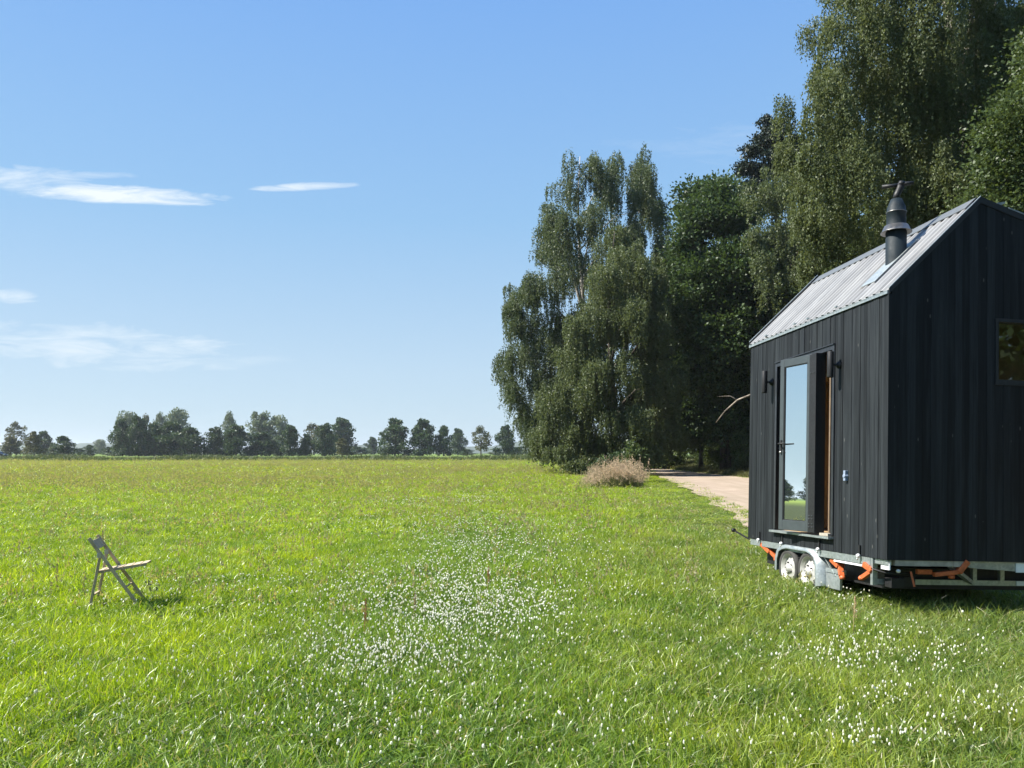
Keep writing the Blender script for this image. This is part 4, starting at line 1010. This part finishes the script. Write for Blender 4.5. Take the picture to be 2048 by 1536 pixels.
cp.box(1.15, 1.28, 1.0, 1.06, 0.18, 2.42).box(1.32, 1.98, 1.0, 1.05, 2.34, 2.42).build('partition', M_PINE, house)
cb = MB(); cb.box(0.30, 0.62, 0.25, 0.9, 1.86, 2.12); cb.build('wall_cupboard', M_DARK, house)
cb = MB(); cb.box(0.9, 1.9, 0.12, 0.6, 0.18, 1.05); cb.build('kitchen_counter', M_DARK, house)
sh_ = MB(); sh_.box(0.16, 0.5, 0.55, 1.02, 1.72, 1.75)
sh_.lathe([(0.0, 0), (0.05, 0), (0.055, 0.1), (0.02, 0.14), (0.02, 0.18), (0, 0.18)], (0.3, 0.85, 1.752), 'z', 12, 0.5)
sh_.lathe([(0.0, 0), (0.04, 0), (0.045, 0.12), (0.04, 0.14), (0, 0.14)], (0.24, 0.70, 1.752), 'z', 12, 0.5); sh_.build('shelf', M_PLY, house)

# roof sheets: trapezoid ribs running down the slope
def sheet(x0, z0, x1, z1, y0, y1, name, over0=0.0, over1=0.0):
    d = Vector((x1 - x0, 0, z1 - z0)); L_ = d.length; d.normalize(); n_ = Vector((-d.z, 0, d.x))
    if n_.z < 0: n_ = -n_
    pr_ = []; y = y0; pitch = 0.137
    while y < y1:
        for fy, h in ((0.0, 0.0), (0.45, 0.0), (0.56, 0.022), (0.86, 0.022)):
            yy2 = y + fy * pitch
            if yy2 <= y1: pr_.append((yy2, h))
        y += pitch
    pr_.append((y1, 0.0)); m = MB(); A = Vector((x0, 0, z0)) - d * over0; B = Vector((x1, 0, z1)) + d * over1
    vs = []
    for off in (0.0, -0.004):
        for P in (A, B):
            for yy2, h in pr_: q = P + n_ * (h + 0.012 + off); vs.append((q.x, yy2, q.z))
    k = len(pr_); fs = []
    for i in range(k - 1):
        fs.append((i, i + 1, k + i + 1, k + i)); fs.append((2 * k + i + 1, 2 * k + i, 3 * k + i, 3 * k + i + 1))
        fs.append((i + 1, i, 2 * k + i, 2 * k + i + 1)); fs.append((k + i, k + i + 1, 3 * k + i + 1, 3 * k + i))
    fs += [(0, k, 3 * k, 2 * k), (k - 1, 3 * k - 1, 4 * k - 1, 2 * k - 1)]
    m.add(vs, fs); return m.build(name, M_ROOF, house)
roof = sheet(0.0, HW, RXC, RZ, -0.02, LY + 0.02, 'roof', 0.03, -0.02)
roof2 = sheet(LX, HR, RXC, RZ, 0.02, LY - 0.02, 'roof', 0.02, -0.02)
dk_ = MB(); dk_.prism([(0.02, HW - 0.035), (RXC, RZ - 0.045), (LX - 0.02, HR - 0.045), (LX - 0.02, HR - 0.005), (RXC, RZ - 0.002), (0.02, HW - 0.005)], 0.024, LY - 0.024, 'y'); dk_.build('roof_deck', M_PLY, house)
rc = MB()
for s_, xe, ze in ((0, RXC - 0.13, RZ - 0.129), (1, RXC + 0.15, RZ - 0.044)):
    rc.prism([(RXC, RZ + 0.052), (RXC, RZ + 0.058), (xe, ze + 0.060), (xe, ze + 0.054)] if s_ == 0 else [(RXC + 0.001, RZ + 0.052), (xe, ze + 0.054), (xe, ze + 0.060), (RXC + 0.001, RZ + 0.058)], 0.04, LY - 0.03, 'y')
rc.build('ridge_cap', mat_plain('grey_ridge_metal', (0.115, 0.125, 0.13), 0.5, 0.2, var=0.15), roof)
vt = MB()      # raised verge trims at both gables and the eave flashing
for yv0, yv1 in ((-0.034, -0.021), (LY + 0.024, LY + 0.036)):
    up = 0.012 if yv0 < 0 else 0.05
    vt.prism([(-0.02, HW - 0.05), (RXC, RZ - 0.03), (RXC, RZ + up + 0.03), (-0.02, HW + up)], yv0, yv1, 'y')
    vt.build('verge_trim', M_TRIM, house); vt = MB()
    vt.prism([(RXC + 0.001, RZ - 0.03), (LX + 0.02, HR - 0.05), (LX + 0.02, HR + up), (RXC + 0.001, RZ + up + 0.03)], yv0, yv1, 'y')
    vt.build('verge_trim', M_TRIM, house); vt = MB()
vc = MB()
for yv0, yv1, up in ((-0.036, -0.018, 0.016), (LY + 0.020, LY + 0.040, 0.054)):
    vc.prism([(-0.02, HW + up - 0.004), (RXC, RZ + up + 0.026), (RXC, RZ + up + 0.036), (-0.02, HW + up + 0.006)], yv0, yv1, 'y')
    vc.build('verge_edge', M_GALV, house); vc = MB()
vc.prism([(1.40, roof_z(1.40) + 0.03), (LX + 0.02, HR + 0.03), (LX + 0.02, HR + 0.045), (1.40, roof_z(1.40) + 0.045)], -0.036, -0.018, 'y')
vc.build('verge_edge', M_GALV, house); vc = MB()
vc.prism([(1.26, roof_z(1.26) + 0.012), (1.36, roof_z(1.36) + 0.075), (1.365, roof_z(1.36) + 0.095), (1.262, roof_z(1.26) + 0.045)], -0.03, 0.05, 'y')
vc.build('gutter_end', M_GALV, house)
ef = MB(); ef.box(-0.034, -0.020, -0.018, LY + 0.018, HW - 0.045, HW - 0.006).box(-0.034, 0.014, -0.016, LY + 0.016, HW - 0.020, HW - 0.014)
for y in (1.02, 1.70, 2.05, 2.9):   # snow clips on the eave
    ef.box(-0.03, 0.05, y, y + 0.035, HW + 0.035, HW + 0.055)
ef.build('eave_flashing', M_GALV, house)
cv = MB(); cv.box(-0.022, 0.014, -0.030, -0.002, 0.0, HW - 0.05); cv.build('corner_board', M_CLAD, house)

# chimney
ch = (0.555, 0.72)
pp = MB(); pp.lathe([(0.115, 3.30), (0.115, 3.82), (0.108, 3.825), (0.108, 4.04), (0.113, 4.045), (0.113, 4.06), (0.108, 4.065), (0.10, 4.12), (0.062, 4.215), (0.045, 4.22)], (ch[0], ch[1], 0), 'z', 36)
pipe = pp.build('chimney', M_PIPE, house)
cr_ = MB(); cr_.lathe([(0.116, 3.885), (0.128, 3.885), (0.160, 3.815), (0.172, 3.81), (0.172, 3.816), (0.162, 3.822), (0.132, 3.892), (0.116, 3.895)], (ch[0], ch[1], 0), 'z', 36)
cr_.lathe([(0.1135, 4.049), (0.1150, 4.05), (0.1150, 4.056), (0.1135, 4.057)], (ch[0], ch[1], 0), 'z', 36); cr_.build('storm_collar', mat_plain('dull_steel', (0.20, 0.195, 0.19), 0.38, 0.85, var=0.15), pipe)
cw = MB(); cw.tube([(0.548, .72, 4.215), (0.560, .72, 4.27), (0.590, .71, 4.34), (0.600, .70, 4.395)], [0.040, 0.038, 0.040, 0.042], 14)
cw.tube([(0.600, .70, 4.388), (0.42, .80, 4.384)], [0.020, 0.024], 10); cw.tube([(0.600, .70, 4.392), (0.72, .64, 4.40)], [0.030, 0.018], 10)
cw.tube([(0.600, .70, 4.385), (0.606, .69, 4.43)], [0.044, 0.03], 12); cw.build('cowl', M_DARK, pipe)
fs_ = MB(); sl_ = (RZ - HW) / RXC
fs_.prism([(0.20, HW + sl_ * 0.20 + 0.055), (0.74, HW + sl_ * 0.74 + 0.055), (0.74, HW + sl_ * 0.74 + 0.062), (0.20, HW + sl_ * 0.20 + 0.062)], 0.58, 0.87, 'y')
fs_.build('chimney_flashing', M_GALV, pipe)

# door set
df = MB(); df.box(-0.030, T_ + 0.01, OY0 + 0.001, OY0 + 0.05, OZ0, OZ1 - 0.001).box(-0.030, T_ + 0.01, OY1 - 0.05, OY1 - 0.001, OZ0, OZ1 - 0.001).box(-0.030, T_ + 0.01, OY0 + 0.051, OY1 - 0.051, OZ1 - 0.055, OZ1 - 0.001)
dfo = df.build('door_frame', M_TRIM, house)
dh = MB(); dh.box(-0.045, 0.0, OY0 - 0.0, OY1, OZ1 + 0.002, OZ1 + 0.014); dh.build('drip_edge', M_TRIM, dfo)
si = MB(); si.box(-0.085, 0.10, OY0 + 0.0, OY1 + 0.02, OZ0 - 0.045, OZ0 - 0.018); si.build('door_sill', M_GALV, dfo)
si2 = MB(); si2.box(-0.06, 0.22, OY0 + 0.052, 1.29, OZ0 - 0.014, OZ0 + 0.018); si2.build('threshold', M_PLY, dfo)
# folded second leaf seen edge on
lf2 = MB(); lf2.box(-0.115, 0.02, 1.315, 1.475, OZ0 + 0.012, OZ1 - 0.06)
leaf2 = lf2.build('folded_door_leaf', M_DARK, house, 0.004)
hg = MB()
for yv in (1.36, 1.43):
    for zv in (0.27, 0.31, 0.37, 0.41, 2.2): hg.lathe([(0.0, -0.012), (0.006, -0.012), (0.006, 0.0)], (-0.116, yv, zv), 'x', 8)
hg.build('hinge_screws', M_FRAME, leaf2)
jb = MB(); jb.box(0.05, 0.16, 1.255, 1.285, 0.20, OZ1 - 0.06); jb.build('door_jamb', mat_plain('oiled_wood', (0.17, 0.125, 0.085), 0.6, var=0.2), house)
# glazed leaf, hinged on the folded leaf and standing slightly open
p0 = Vector((-0.045, 1.50, 0)); p1 = Vector((-0.175, 2.075, 0)); dv = (p1 - p0); LW = dv.length; ang = math.atan2(dv.x, dv.y)
door = empty('door', p0, (0, 0, -ang)); door.parent = house     # local +Y runs along the leaf
LZ0, LZ1, ST = OZ0 + 0.012, OZ1 - 0.045, 0.075
dl = MB(); th = 0.034
dl.box(-th, th, 0, ST, LZ0, LZ1).box(-th, th, LW - ST, LW, LZ0, LZ1).box(-th + .001, th - .001, ST, LW - ST, LZ0, LZ0 + 0.13).box(-th + .001, th - .001, ST, LW - ST, LZ1 - 0.10, LZ1)
dl.build('door_leaf', M_FRAME, door, 0.004)
gk = MB()
y0, y1, z0, z1 = ST, LW - ST, LZ0 + 0.13, LZ1 - 0.10
gk.box(-0.026, -0.006, y0, y0 + 0.012, z0, z1).box(-0.026, -0.006, y1 - 0.012, y1, z0, z1).box(-0.026, -0.006, y0 + .012, y1 - .012, z0, z0 + 0.01).box(-0.026, -0.006, y0 + .012, y1 - .012, z1 - 0.01, z1); gk.build('glazing_bead', M_DARK, door)
gl = MB(); gl.box(-0.016, -0.008, y0 + 0.012, y1 - 0.012, z0 + 0.01, z1 - 0.01); gl.build('door_glass', M_GLASS, door)
hd = MB(); hz_ = 1.335
hd.box(-0.046, -0.034, LW - 0.055, LW - 0.025, hz_ - 0.09, hz_ + 0.05).tube([(-0.040, LW - 0.04, hz_), (-0.085, LW - 0.04, hz_), (-0.09, LW - 0.055, hz_), (-0.088, LW - 0.17, hz_)], [0.010, 0.010, 0.010, 0.009], 8)
hd.tube([(0.040, LW - 0.04, hz_), (0.085, LW - 0.04, hz_), (0.088, LW - 0.16, hz_)], 0.010, 8); hd.build('door_handle', M_DARK, door)
lk = MB(); lk.lathe([(0.0, -0.014), (0.016, -0.012), (0.016, 0)], (-0.046, LW - 0.04, hz_ - 0.11), 'x', 12).box(-0.02, 0.02, LW, LW + 0.006, 2.36, 2.42).box(-0.02, 0.02, LW, LW + 0.008, 0.26, 0.34); lk.build('door_lock', M_STEEL, door)

# wall lamps
for (yy_, zz_) in ((2.69, 2.25), (0.941, 2.235)):
    lm = empty('wall_lamp', (-0.02, yy_, zz_)); lm.parent = house
    a_ = MB(); a_.lathe([(0.0, -0.001), (0.045, -0.001), (0.045, -0.012), (0.026, -0.035), (0.014, -0.035), (0.014, -0.085), (0.0, -0.085)], (0, 0, 0), 'x', 20); a_.build('lamp_bracket', M_DARK, lm)
    b_ = MB(); b_.lathe([(0.0, -0.155), (0.036, -0.155), (0.038, -0.15), (0.038, 0.15), (0.036, 0.155), (0.0, 0.155)], (-0.115, 0, 0), 'z', 24); b_.build('lamp_shade', M_DARK, lm)
so_ = MB(); so_.lathe([(0.0, -0.045), (0.020, -0.045), (0.024, -0.04), (0.028, -0.006), (0.028, 0.0)], (-0.018, 0.757, 0.90), 'x', 16)
so_.box(-0.055, -0.018, 0.737, 0.777, 0.845, 0.965); so_.build('outdoor_socket', M_BLUEGREY, house, 0.008)

# gable window
wf = MB(); e = 0.028; yf0, yf1 = -0.034, 0.06
wf.box(WX0 - 0.01, WX0 + e, yf0, yf1, WZ0 - 0.01, WZ1 + 0.01).box(WX1 - e, WX1 + 0.01, yf0, yf1, WZ0 - 0.01, WZ1 + 0.01).box(WX0 + e, WX1 - e, yf0, yf1, WZ0 - 0.01, WZ0 + e + 0.02).box(WX0 + e, WX1 - e, yf0, yf1, WZ1 - e, WZ1 + 0.01)
wfo = wf.build('window_frame', M_TRIM, house)
wp = MB(); wp.box(WX0 + e, WX1 - e, 0.01, 0.016, WZ0 + e + 0.02, WZ1 - e); wp.build('window_pane', M_PANE, wfo)

# chassis
cs = MB()
cs.box(-0.008, 0.055, 0.295, LY - 0.08, -0.088, -0.006).box(LX - 0.06, LX, 0.30, LY - 0.08, -0.088, -0.006)
for yv in (0.45, 1.2, 2.35, 3.0): cs.box(0.057, LX - 0.062, yv, yv + 0.06, -0.10, -0.010)
cs.box(-0.006, 0.05, 0.25, 0.293, -0.30, -0.006)                               # drop bracket at the near corner
cs.box(0.052, LX, 0.262, 0.292, -0.292, -0.235)                                # low rail under the gable
for x in (1.20, 1.54, 1.9): cs.box(x, x + 0.05, 0.250, 0.290, -0.234, -0.10)
cs.prism([(0.965, 0.0), (LX, -0.012), (LX, -0.135), (0.965, -0.075)], 0.005, 0.03, 'y')
cs.bar((0.76, 0.03, -0.06), (1.19, 0.26, -0.262), 0.05, 0.04)
cs.box(0.09, 0.14, 2.42, 2.47, -0.36, -0.012)
cs.box(0.01, 0.05, -0.0, 0.24, -0.06, -0.008)
cs.box(0.35, 0.43, LY - 0.3, LY + 0.1, -0.11, -0.012)
cs.build('chassis', M_GALV, house)
bm_ = MB(); bm_.box(0.085, 0.50, -0.016, 0.06, -0.062, -0.003).box(0.503, 0.76, -0.013, 0.06, -0.060, -0.003).box(0.763, 0.962, -0.016, 0.06, -0.064, -0.003); bm_.build('timber_beam', M_PLY, house)
rp = MB(); rp.box(1.52, LX, -0.004, 0.004, -0.115, -0.012).box(1.745, LX, 0.252, 0.260, -0.288, -0.238); rp.build('reflective_marking', M_REFL, house)
us = MB(); us.box(0.2, 1.95, 0.35, LY - 0.2, -0.35, -0.12).box(0.30, 0.44, 0.16, 0.24, -0.30, -0.20); us.build('underside_tank', M_DARK, house)
tb = MB(); tb.bar((0.02, LY + 0.02, -0.02), (-0.13, LY + 0.25, 0.10), 0.02); tb.lathe([(0, -0.02), (0.03, -0.02), (0.03, 0.02), (0, 0.02)], (-0.13, LY + 0.25, 0.10), 'y', 12); tb.build('marker_arm', M_DARK, house)
# tie-down brackets along the lower edge
for yv in (3.014, 2.315, 1.352, 0.477):
    b_ = empty('tie_down_bracket', (0, yv, 0)); b_.parent = house
    k_ = MB(); k_.box(-0.032, -0.019, -0.012, 0.012, 0.005, 0.12); k_.build('bracket_strap', M_DARK, b_)
    k_ = MB(); k_.lathe([(0, -0.02), (0.018, -0.018), (0.024, 0), (0.018, 0.018), (0, 0.02)], (-0.040, 0, 0.0), 'x', 12).tube([(-0.04, 0, -0.01), (-0.045, 0.015, -0.045)], 0.010, 8); k_.build('bracket_bolt', M_WHITE, b_)
# wheels
def wheel(x, y, z, out=-1):
    wroot = empty('wheel', (x, y, z)); wroot.parent = house
    R0, R1, hwid = 0.255, 0.195, 0.075; s = out
    ty = MB(); ty.lathe([(R1, -hwid * .9), (R1 + .02, -hwid), (R0 - .015, -hwid * .95), (R0, -hwid * .6), (R0, hwid * .6), (R0 - .015, hwid * .95), (R1 + .02, hwid), (R1, hwid * .9)], (0, 0, 0), 'x', 40)
    for k in range(60):
        a = k * math.pi / 30; r_ = R0 + 0.002
        ty.bar((-hwid * .5, r_ * math.cos(a), r_ * math.sin(a)), (hwid * .5, r_ * math.cos(a + .03), r_ * math.sin(a + .03)), 0.012, 0.006)
    ty.build('tyre', M_TYRE, wroot)
    ri = MB(); ri.lathe([(R1 + .004, s * hwid * .92), (R1 - .012, s * hwid * .80), (R1 - .02, s * .02), (R1 - .05, s * .012), (0.10, s * .045), (0.055, s * .035), (0.05, s * .07), (0.0, s * .072)], (0, 0, 0), 'x', 40)
    ri.lathe([(R1 + .004, -s * hwid * .92), (R1 - .02, -s * hwid * .80), (R1 - .02, s * .02)], (0, 0, 0), 'x', 40)
    ri.build('rim', M_RIM, wroot)
    nu = MB()
    for k in range(5):
        a = k * 2 * math.pi / 5; nu.lathe([(0.011, 0), (0.011, s * .02), (0, s * .022)], (s * .044, 0.075 * math.cos(a), 0.075 * math.sin(a)), 'x', 6)
    for k in range(10):
        a = (k + .5) * 2 * math.pi / 10; nu.lathe([(0.014, 0), (0.0, s * .003)], (s * .026, 0.135 * math.cos(a), 0.135 * math.sin(a)), 'x', 10)
    nu.build('wheel_nuts', M_DARK, wroot)
for (x, y, z, o) in ((0.06, 1.66, -0.305, -1), (0.06, 2.185, -0.315, -1), (LX - 0.06, 1.66, -0.305, 1), (LX - 0.06, 2.185, -0.315, 1)): wheel(x, y, z, o)
ax = MB(); ax.tube([(0.1, 1.66, -0.305), (LX - 0.1, 1.66, -0.305)], 0.03, 10).tube([(0.1, 2.185, -0.315), (LX - 0.1, 2.185, -0.315)], 0.03, 10); ax.build('axle', M_DARK, house)
# tandem mudguards
for xo, xi, inn in ((-0.045, 0.19, 1), (LX + 0.045, LX - 0.19, -1)):
    prof = [(2.49, -0.36), (2.485, -0.2), (2.43, -0.09), (2.33, -0.03), (2.2, -0.008), (1.62, -0.008), (1.50, -0.03), (1.41, -0.09), (1.36, -0.2), (1.35, -0.45)]
    m = MB(); N = len(prof); cyc, czc = 1.92, -0.35
    def inset(p, k): v = Vector((p[0] - cyc, p[1] - czc)); return (cyc + v.x * k, czc + v.y * k)
    vs = [(xo, *p) for p in prof] + [(xi, *p) for p in prof] + [(xo, inset(p, .90)[0], p[1] - (0.045 if p[1] > -0.05 else 0.02)) for p in prof] + [(xo + inn * .006, inset(p, .98)[0], p[1] - 0.008) for p in prof] + [(xi, inset(p, .98)[0], p[1] - 0.008) for p in prof]
    fs = []
    for i in range(N - 1):
        fs += [(i, i + 1, N + i + 1, N + i), (i + 1, i, 2 * N + i, 2 * N + i + 1), (3 * N + i + 1, 3 * N + i, 4 * N + i, 4 * N + i + 1)]
    m.add(vs, fs, 0.5, True); o_ = m.build('mudguard', M_GALV, house)
# spring hanger and stay beside the mudguard
mf = MB(); mf.bar((0.03, 1.36, -0.05), (0.06, 1.12, -0.30), 0.02, 0.012).box(0.05, 0.10, 0.95, 1.33, -0.27, -0.22).box(0.06, 0.09, 1.02, 1.33, -0.46, -0.275); mf.build('mudguard_stay', M_GALV, house)
pw = MB(); pw.box(-0.004, 0.03, 0.32, 1.05, -0.118, -0.096); pw.build('side_marker', M_WHITE, house)

# corner steadies in orange
def steady(pts, pad, name='stabiliser_jack'):
    j = empty(name, pts[0]); j.parent = house; o_ = Vector(pts[0]); L_ = [Vector(p) - o_ for p in pts]
    a_ = MB()
    for a, b, wd, hh_ in ((0, 1, 0.085, 0.06), (1, 2, 0.06, 0.045)): a_.bar(L_[a], L_[b], wd, hh_)
    a_.tube([L_[1] + Vector((-0.05, 0, 0)), L_[1] + Vector((0.05, 0, 0))], 0.022, 10); a_.build('jack_arm', M_ORANGE, j, 0.004)
    b_ = MB(); b_.tube([L_[0] + Vector((0, 0.01, 0.02)), L_[1] + Vector((0, 0, 0.03))], 0.009, 6); b_.build('jack_spindle', M_STEEL, j)
    c_ = MB(); c_.lathe([(0, -0.03), (0.032, -0.028), (0.036, 0.0), (0.02, 0.02), (0, 0.02)], tuple(Vector(pad) - o_), 'z', 14); c_.build('jack_foot', M_STEEL if False else M_ORANGE, j)
steady([(0.03, 3.02, -0.055), (0.05, 2.80, -0.15), (0.07, 2.66, -0.22)], (0.07, 2.68, -0.24))
steady([(0.05, 1.16, -0.10), (0.06, 1.02, -0.17), (0.04, 0.95, -0.28)], (0.04, 0.93, -0.29))
steady([(0.0, 0.40, -0.085), (0.02, 0.28, -0.14), (-0.015, 0.43, -0.24)], (-0.02, 0.44, -0.24))
steady([(0.93, 0.0, 0.0), (0.84, 0.02, -0.12), (0.58, 0.05, -0.155)], (0.78, 0.04, -0.165))
ob = MB(); ob.box(0.40, 0.57, 0.06, 0.10, -0.155, -0.105); ob.bar((0.33, 0.08, -0.13), (0.36, 0.06, -0.29), 0.02)
ob.build('winch_handle', M_ORANGE, house)
lr = MB(); lr.tube([(-0.02, 0.38, -0.07), (-0.01, 0.30, -0.12), (0.05, 0.12, -0.15), (0.2, 0.1, -0.16), (0.36, 0.1, -0.14)], 0.012, 6).box(0.12, 0.26, 0.1, 0.22, -0.31, -0.21); lr.build('cable_box', M_DARK, house)
bl = MB(); bl.box(0.02, 0.035, -0.01, 0.14, -0.11, -0.03); bl.lathe([(0, -0.02), (0.02, -0.018), (0.02, 0.01), (0, 0.012)], (0.14, 0.02, -0.12), 'y', 10); bl.build('light_bracket', M_WHITE, house)

# ---------------------------------------------------------------- folding chair
M_CHAIR = mat_plain('weathered_wood', (0.42, 0.33, 0.21), 0.65, var=0.3, scale=9)
cx0, cy0 = (182 - 1024) / F * 8.7, 8.7
chair = empty('folding_chair', (cx0, cy0, float(gh(cx0, cy0)) - 0.01), (0, 0, R_(14)))
chair.scale = (0.96, 0.96, 0.96)
tag(chair, 'weathered wooden folding chair standing alone in the meadow', 'chair')
WD = 0.36
def cbar(a, b, w_, h_, name, ys):
    for y in ys:
        m = MB(); m.bar((a[0], y, a[1]), (b[0], y, b[1]), w_, h_, up=(1, 0, 0)); m.build(name, M_CHAIR, chair, 0.003)
cbar((-0.023, 0.841), (0.53, 0.0), 0.020, 0.036, 'front_leg', (0.0, WD))
cbar((0.092, 0.643), (-0.026, 0.0), 0.020, 0.030, 'rear_leg', (0.030, WD - 0.030))
m = MB()
for k, (a, b) in enumerate(((0.065, 0.13), (0.145, 0.235), (0.25, 0.34), (0.355, 0.445), (0.46, 0.55), (0.565, 0.635))):
    a, b = a * 0.92, b * 0.92; f0 = lambda s: 0.441 + (s / 0.92 - 0.065) * 0.1334
    m.add([(a, 0.05, f0(a)), (b, 0.05, f0(b)), (b, WD - .05, f0(b)), (a, WD - .05, f0(a)), (a, 0.05, f0(a) + .014), (b, 0.05, f0(b) + .014), (b, WD - .05, f0(b) + .014), (a, WD - .05, f0(a) + .014)], [(0, 3, 2, 1), (4, 5, 6, 7), (0, 1, 5, 4), (1, 2, 6, 5), (2, 3, 7, 6), (3, 0, 4, 7)])
for y in (0.062, WD - 0.062): m.bar((0.065, y, 0.432), (0.58, y, 0.508), 0.02, 0.018)
m.build('seat', M_CHAIR, chair)
m = MB(); t0, t1 = 0.04, 0.20
pa = lambda u: (-0.023 + 0.46 * u, 0.841 - 0.699 * u)
a = pa(0.045); b = pa(0.185); n_ = 8; vs = []
for j in range(n_ + 1):
    y = 0.011 + (WD - 0.022) * j / n_; bow = 0.03 * math.sin(math.pi * j / n_)
    for (s_, z_) in (a, b):
        vs += [(s_ - bow - 0.006, y, z_ - bow * 0.6), (s_ - bow + 0.006, y, z_ - bow * 0.6 + 0.004)]
fs = []
for j in range(n_):
    q = 4 * j; r_ = q + 4
    fs += [(q, r_, r_ + 2, q + 2), (q + 1, q + 3, r_ + 3, r_ + 1), (q, q + 1, r_ + 1, r_), (q + 2, r_ + 2, r_ + 3, q + 3)]
m.add(vs, fs); m.build('backrest', M_CHAIR, chair)
m = MB(); m.bar((0.006, 0.03, 0.175), (0.006, WD - .03, 0.175), 0.026, 0.016); m.build('stretcher', M_CHAIR, chair)
m = MB(); m.bar((0.36, 0.011, 0.258), (0.36, WD - .011, 0.258), 0.016, 0.016); m.build('crossbar', M_CHAIR, chair)
for y in (-0.014, WD - 0.05):
    m = MB(); m.box(0.066, 0.112, y, y + 0.006, 0.612, 0.668); m.build('hinge_plate', M_STEEL, chair, 0.002)

# ---------------------------------------------------------------- parked car far away
M_CAR = mat_plain('dark_car_paint', (0.018, 0.022, 0.035), 0.25, 0.3, var=0.05)
d = 215.0; car = empty('parked_car', ((8 - 1024) / F * d - 1.8, d, float(gh(-135, d)) + 0.05), (0, 0, 0)); tag(car, 'dark car parked behind the meadow at the left edge', 'car')
cp_ = [(-2.3, 0.45), (-2.35, 0.9), (-2.15, 1.05), (-1.75, 1.66), (-1.4, 1.76), (0.35, 1.74), (0.75, 1.62), (1.35, 1.12), (2.1, 0.98), (2.32, 0.8), (2.35, 0.45), (2.0, 0.32), (-2.0, 0.32)]
m = MB(); m.prism(cp_, -0.85, 0.85, 'y'); m.build('body', M_CAR, car, 0.06)
for wy in (-0.857, 0.851):
    m = MB(); m.prism([(-1.62, 1.16), (-1.45, 1.58), (-0.45, 1.62), (-0.45, 1.16)], wy, wy + 0.006, 'y').prism([(-0.38, 1.16), (-0.38, 1.62), (0.35, 1.62), (0.62, 1.52), (1.10, 1.16)], wy, wy + 0.006, 'y'); m.build('side_window', M_GLASS, car)
    m = MB(); m.box(2.0, 2.36, wy, wy + 0.3 if wy < 0 else wy - 0.3, 0.72, 0.86) if False else m.box(2.05, 2.345, min(wy, wy * .7), max(wy, wy * .7), 0.74, 0.86); m.build('headlight', M_WHITE, car)
for wx in (-1.42, 1.45):
    for wy in (-0.87, 0.73):
        wh = empty('wheel', (wx, wy, 0.33)); wh.parent = car
        m = MB(); m.lathe([(0.2, 0), (0.33, 0.01), (0.33, 0.13), (0.2, 0.14)], (0, 0, 0), 'y', 24); m.build('tyre', M_TYRE, wh)
        m = MB(); m.lathe([(0, 0.005), (0.08, 0.0), (0.2, 0.02), (0.2, 0.12), (0, 0.12)], (0, 0, 0), 'y', 24); m.build('rim', M_RIM, wh)
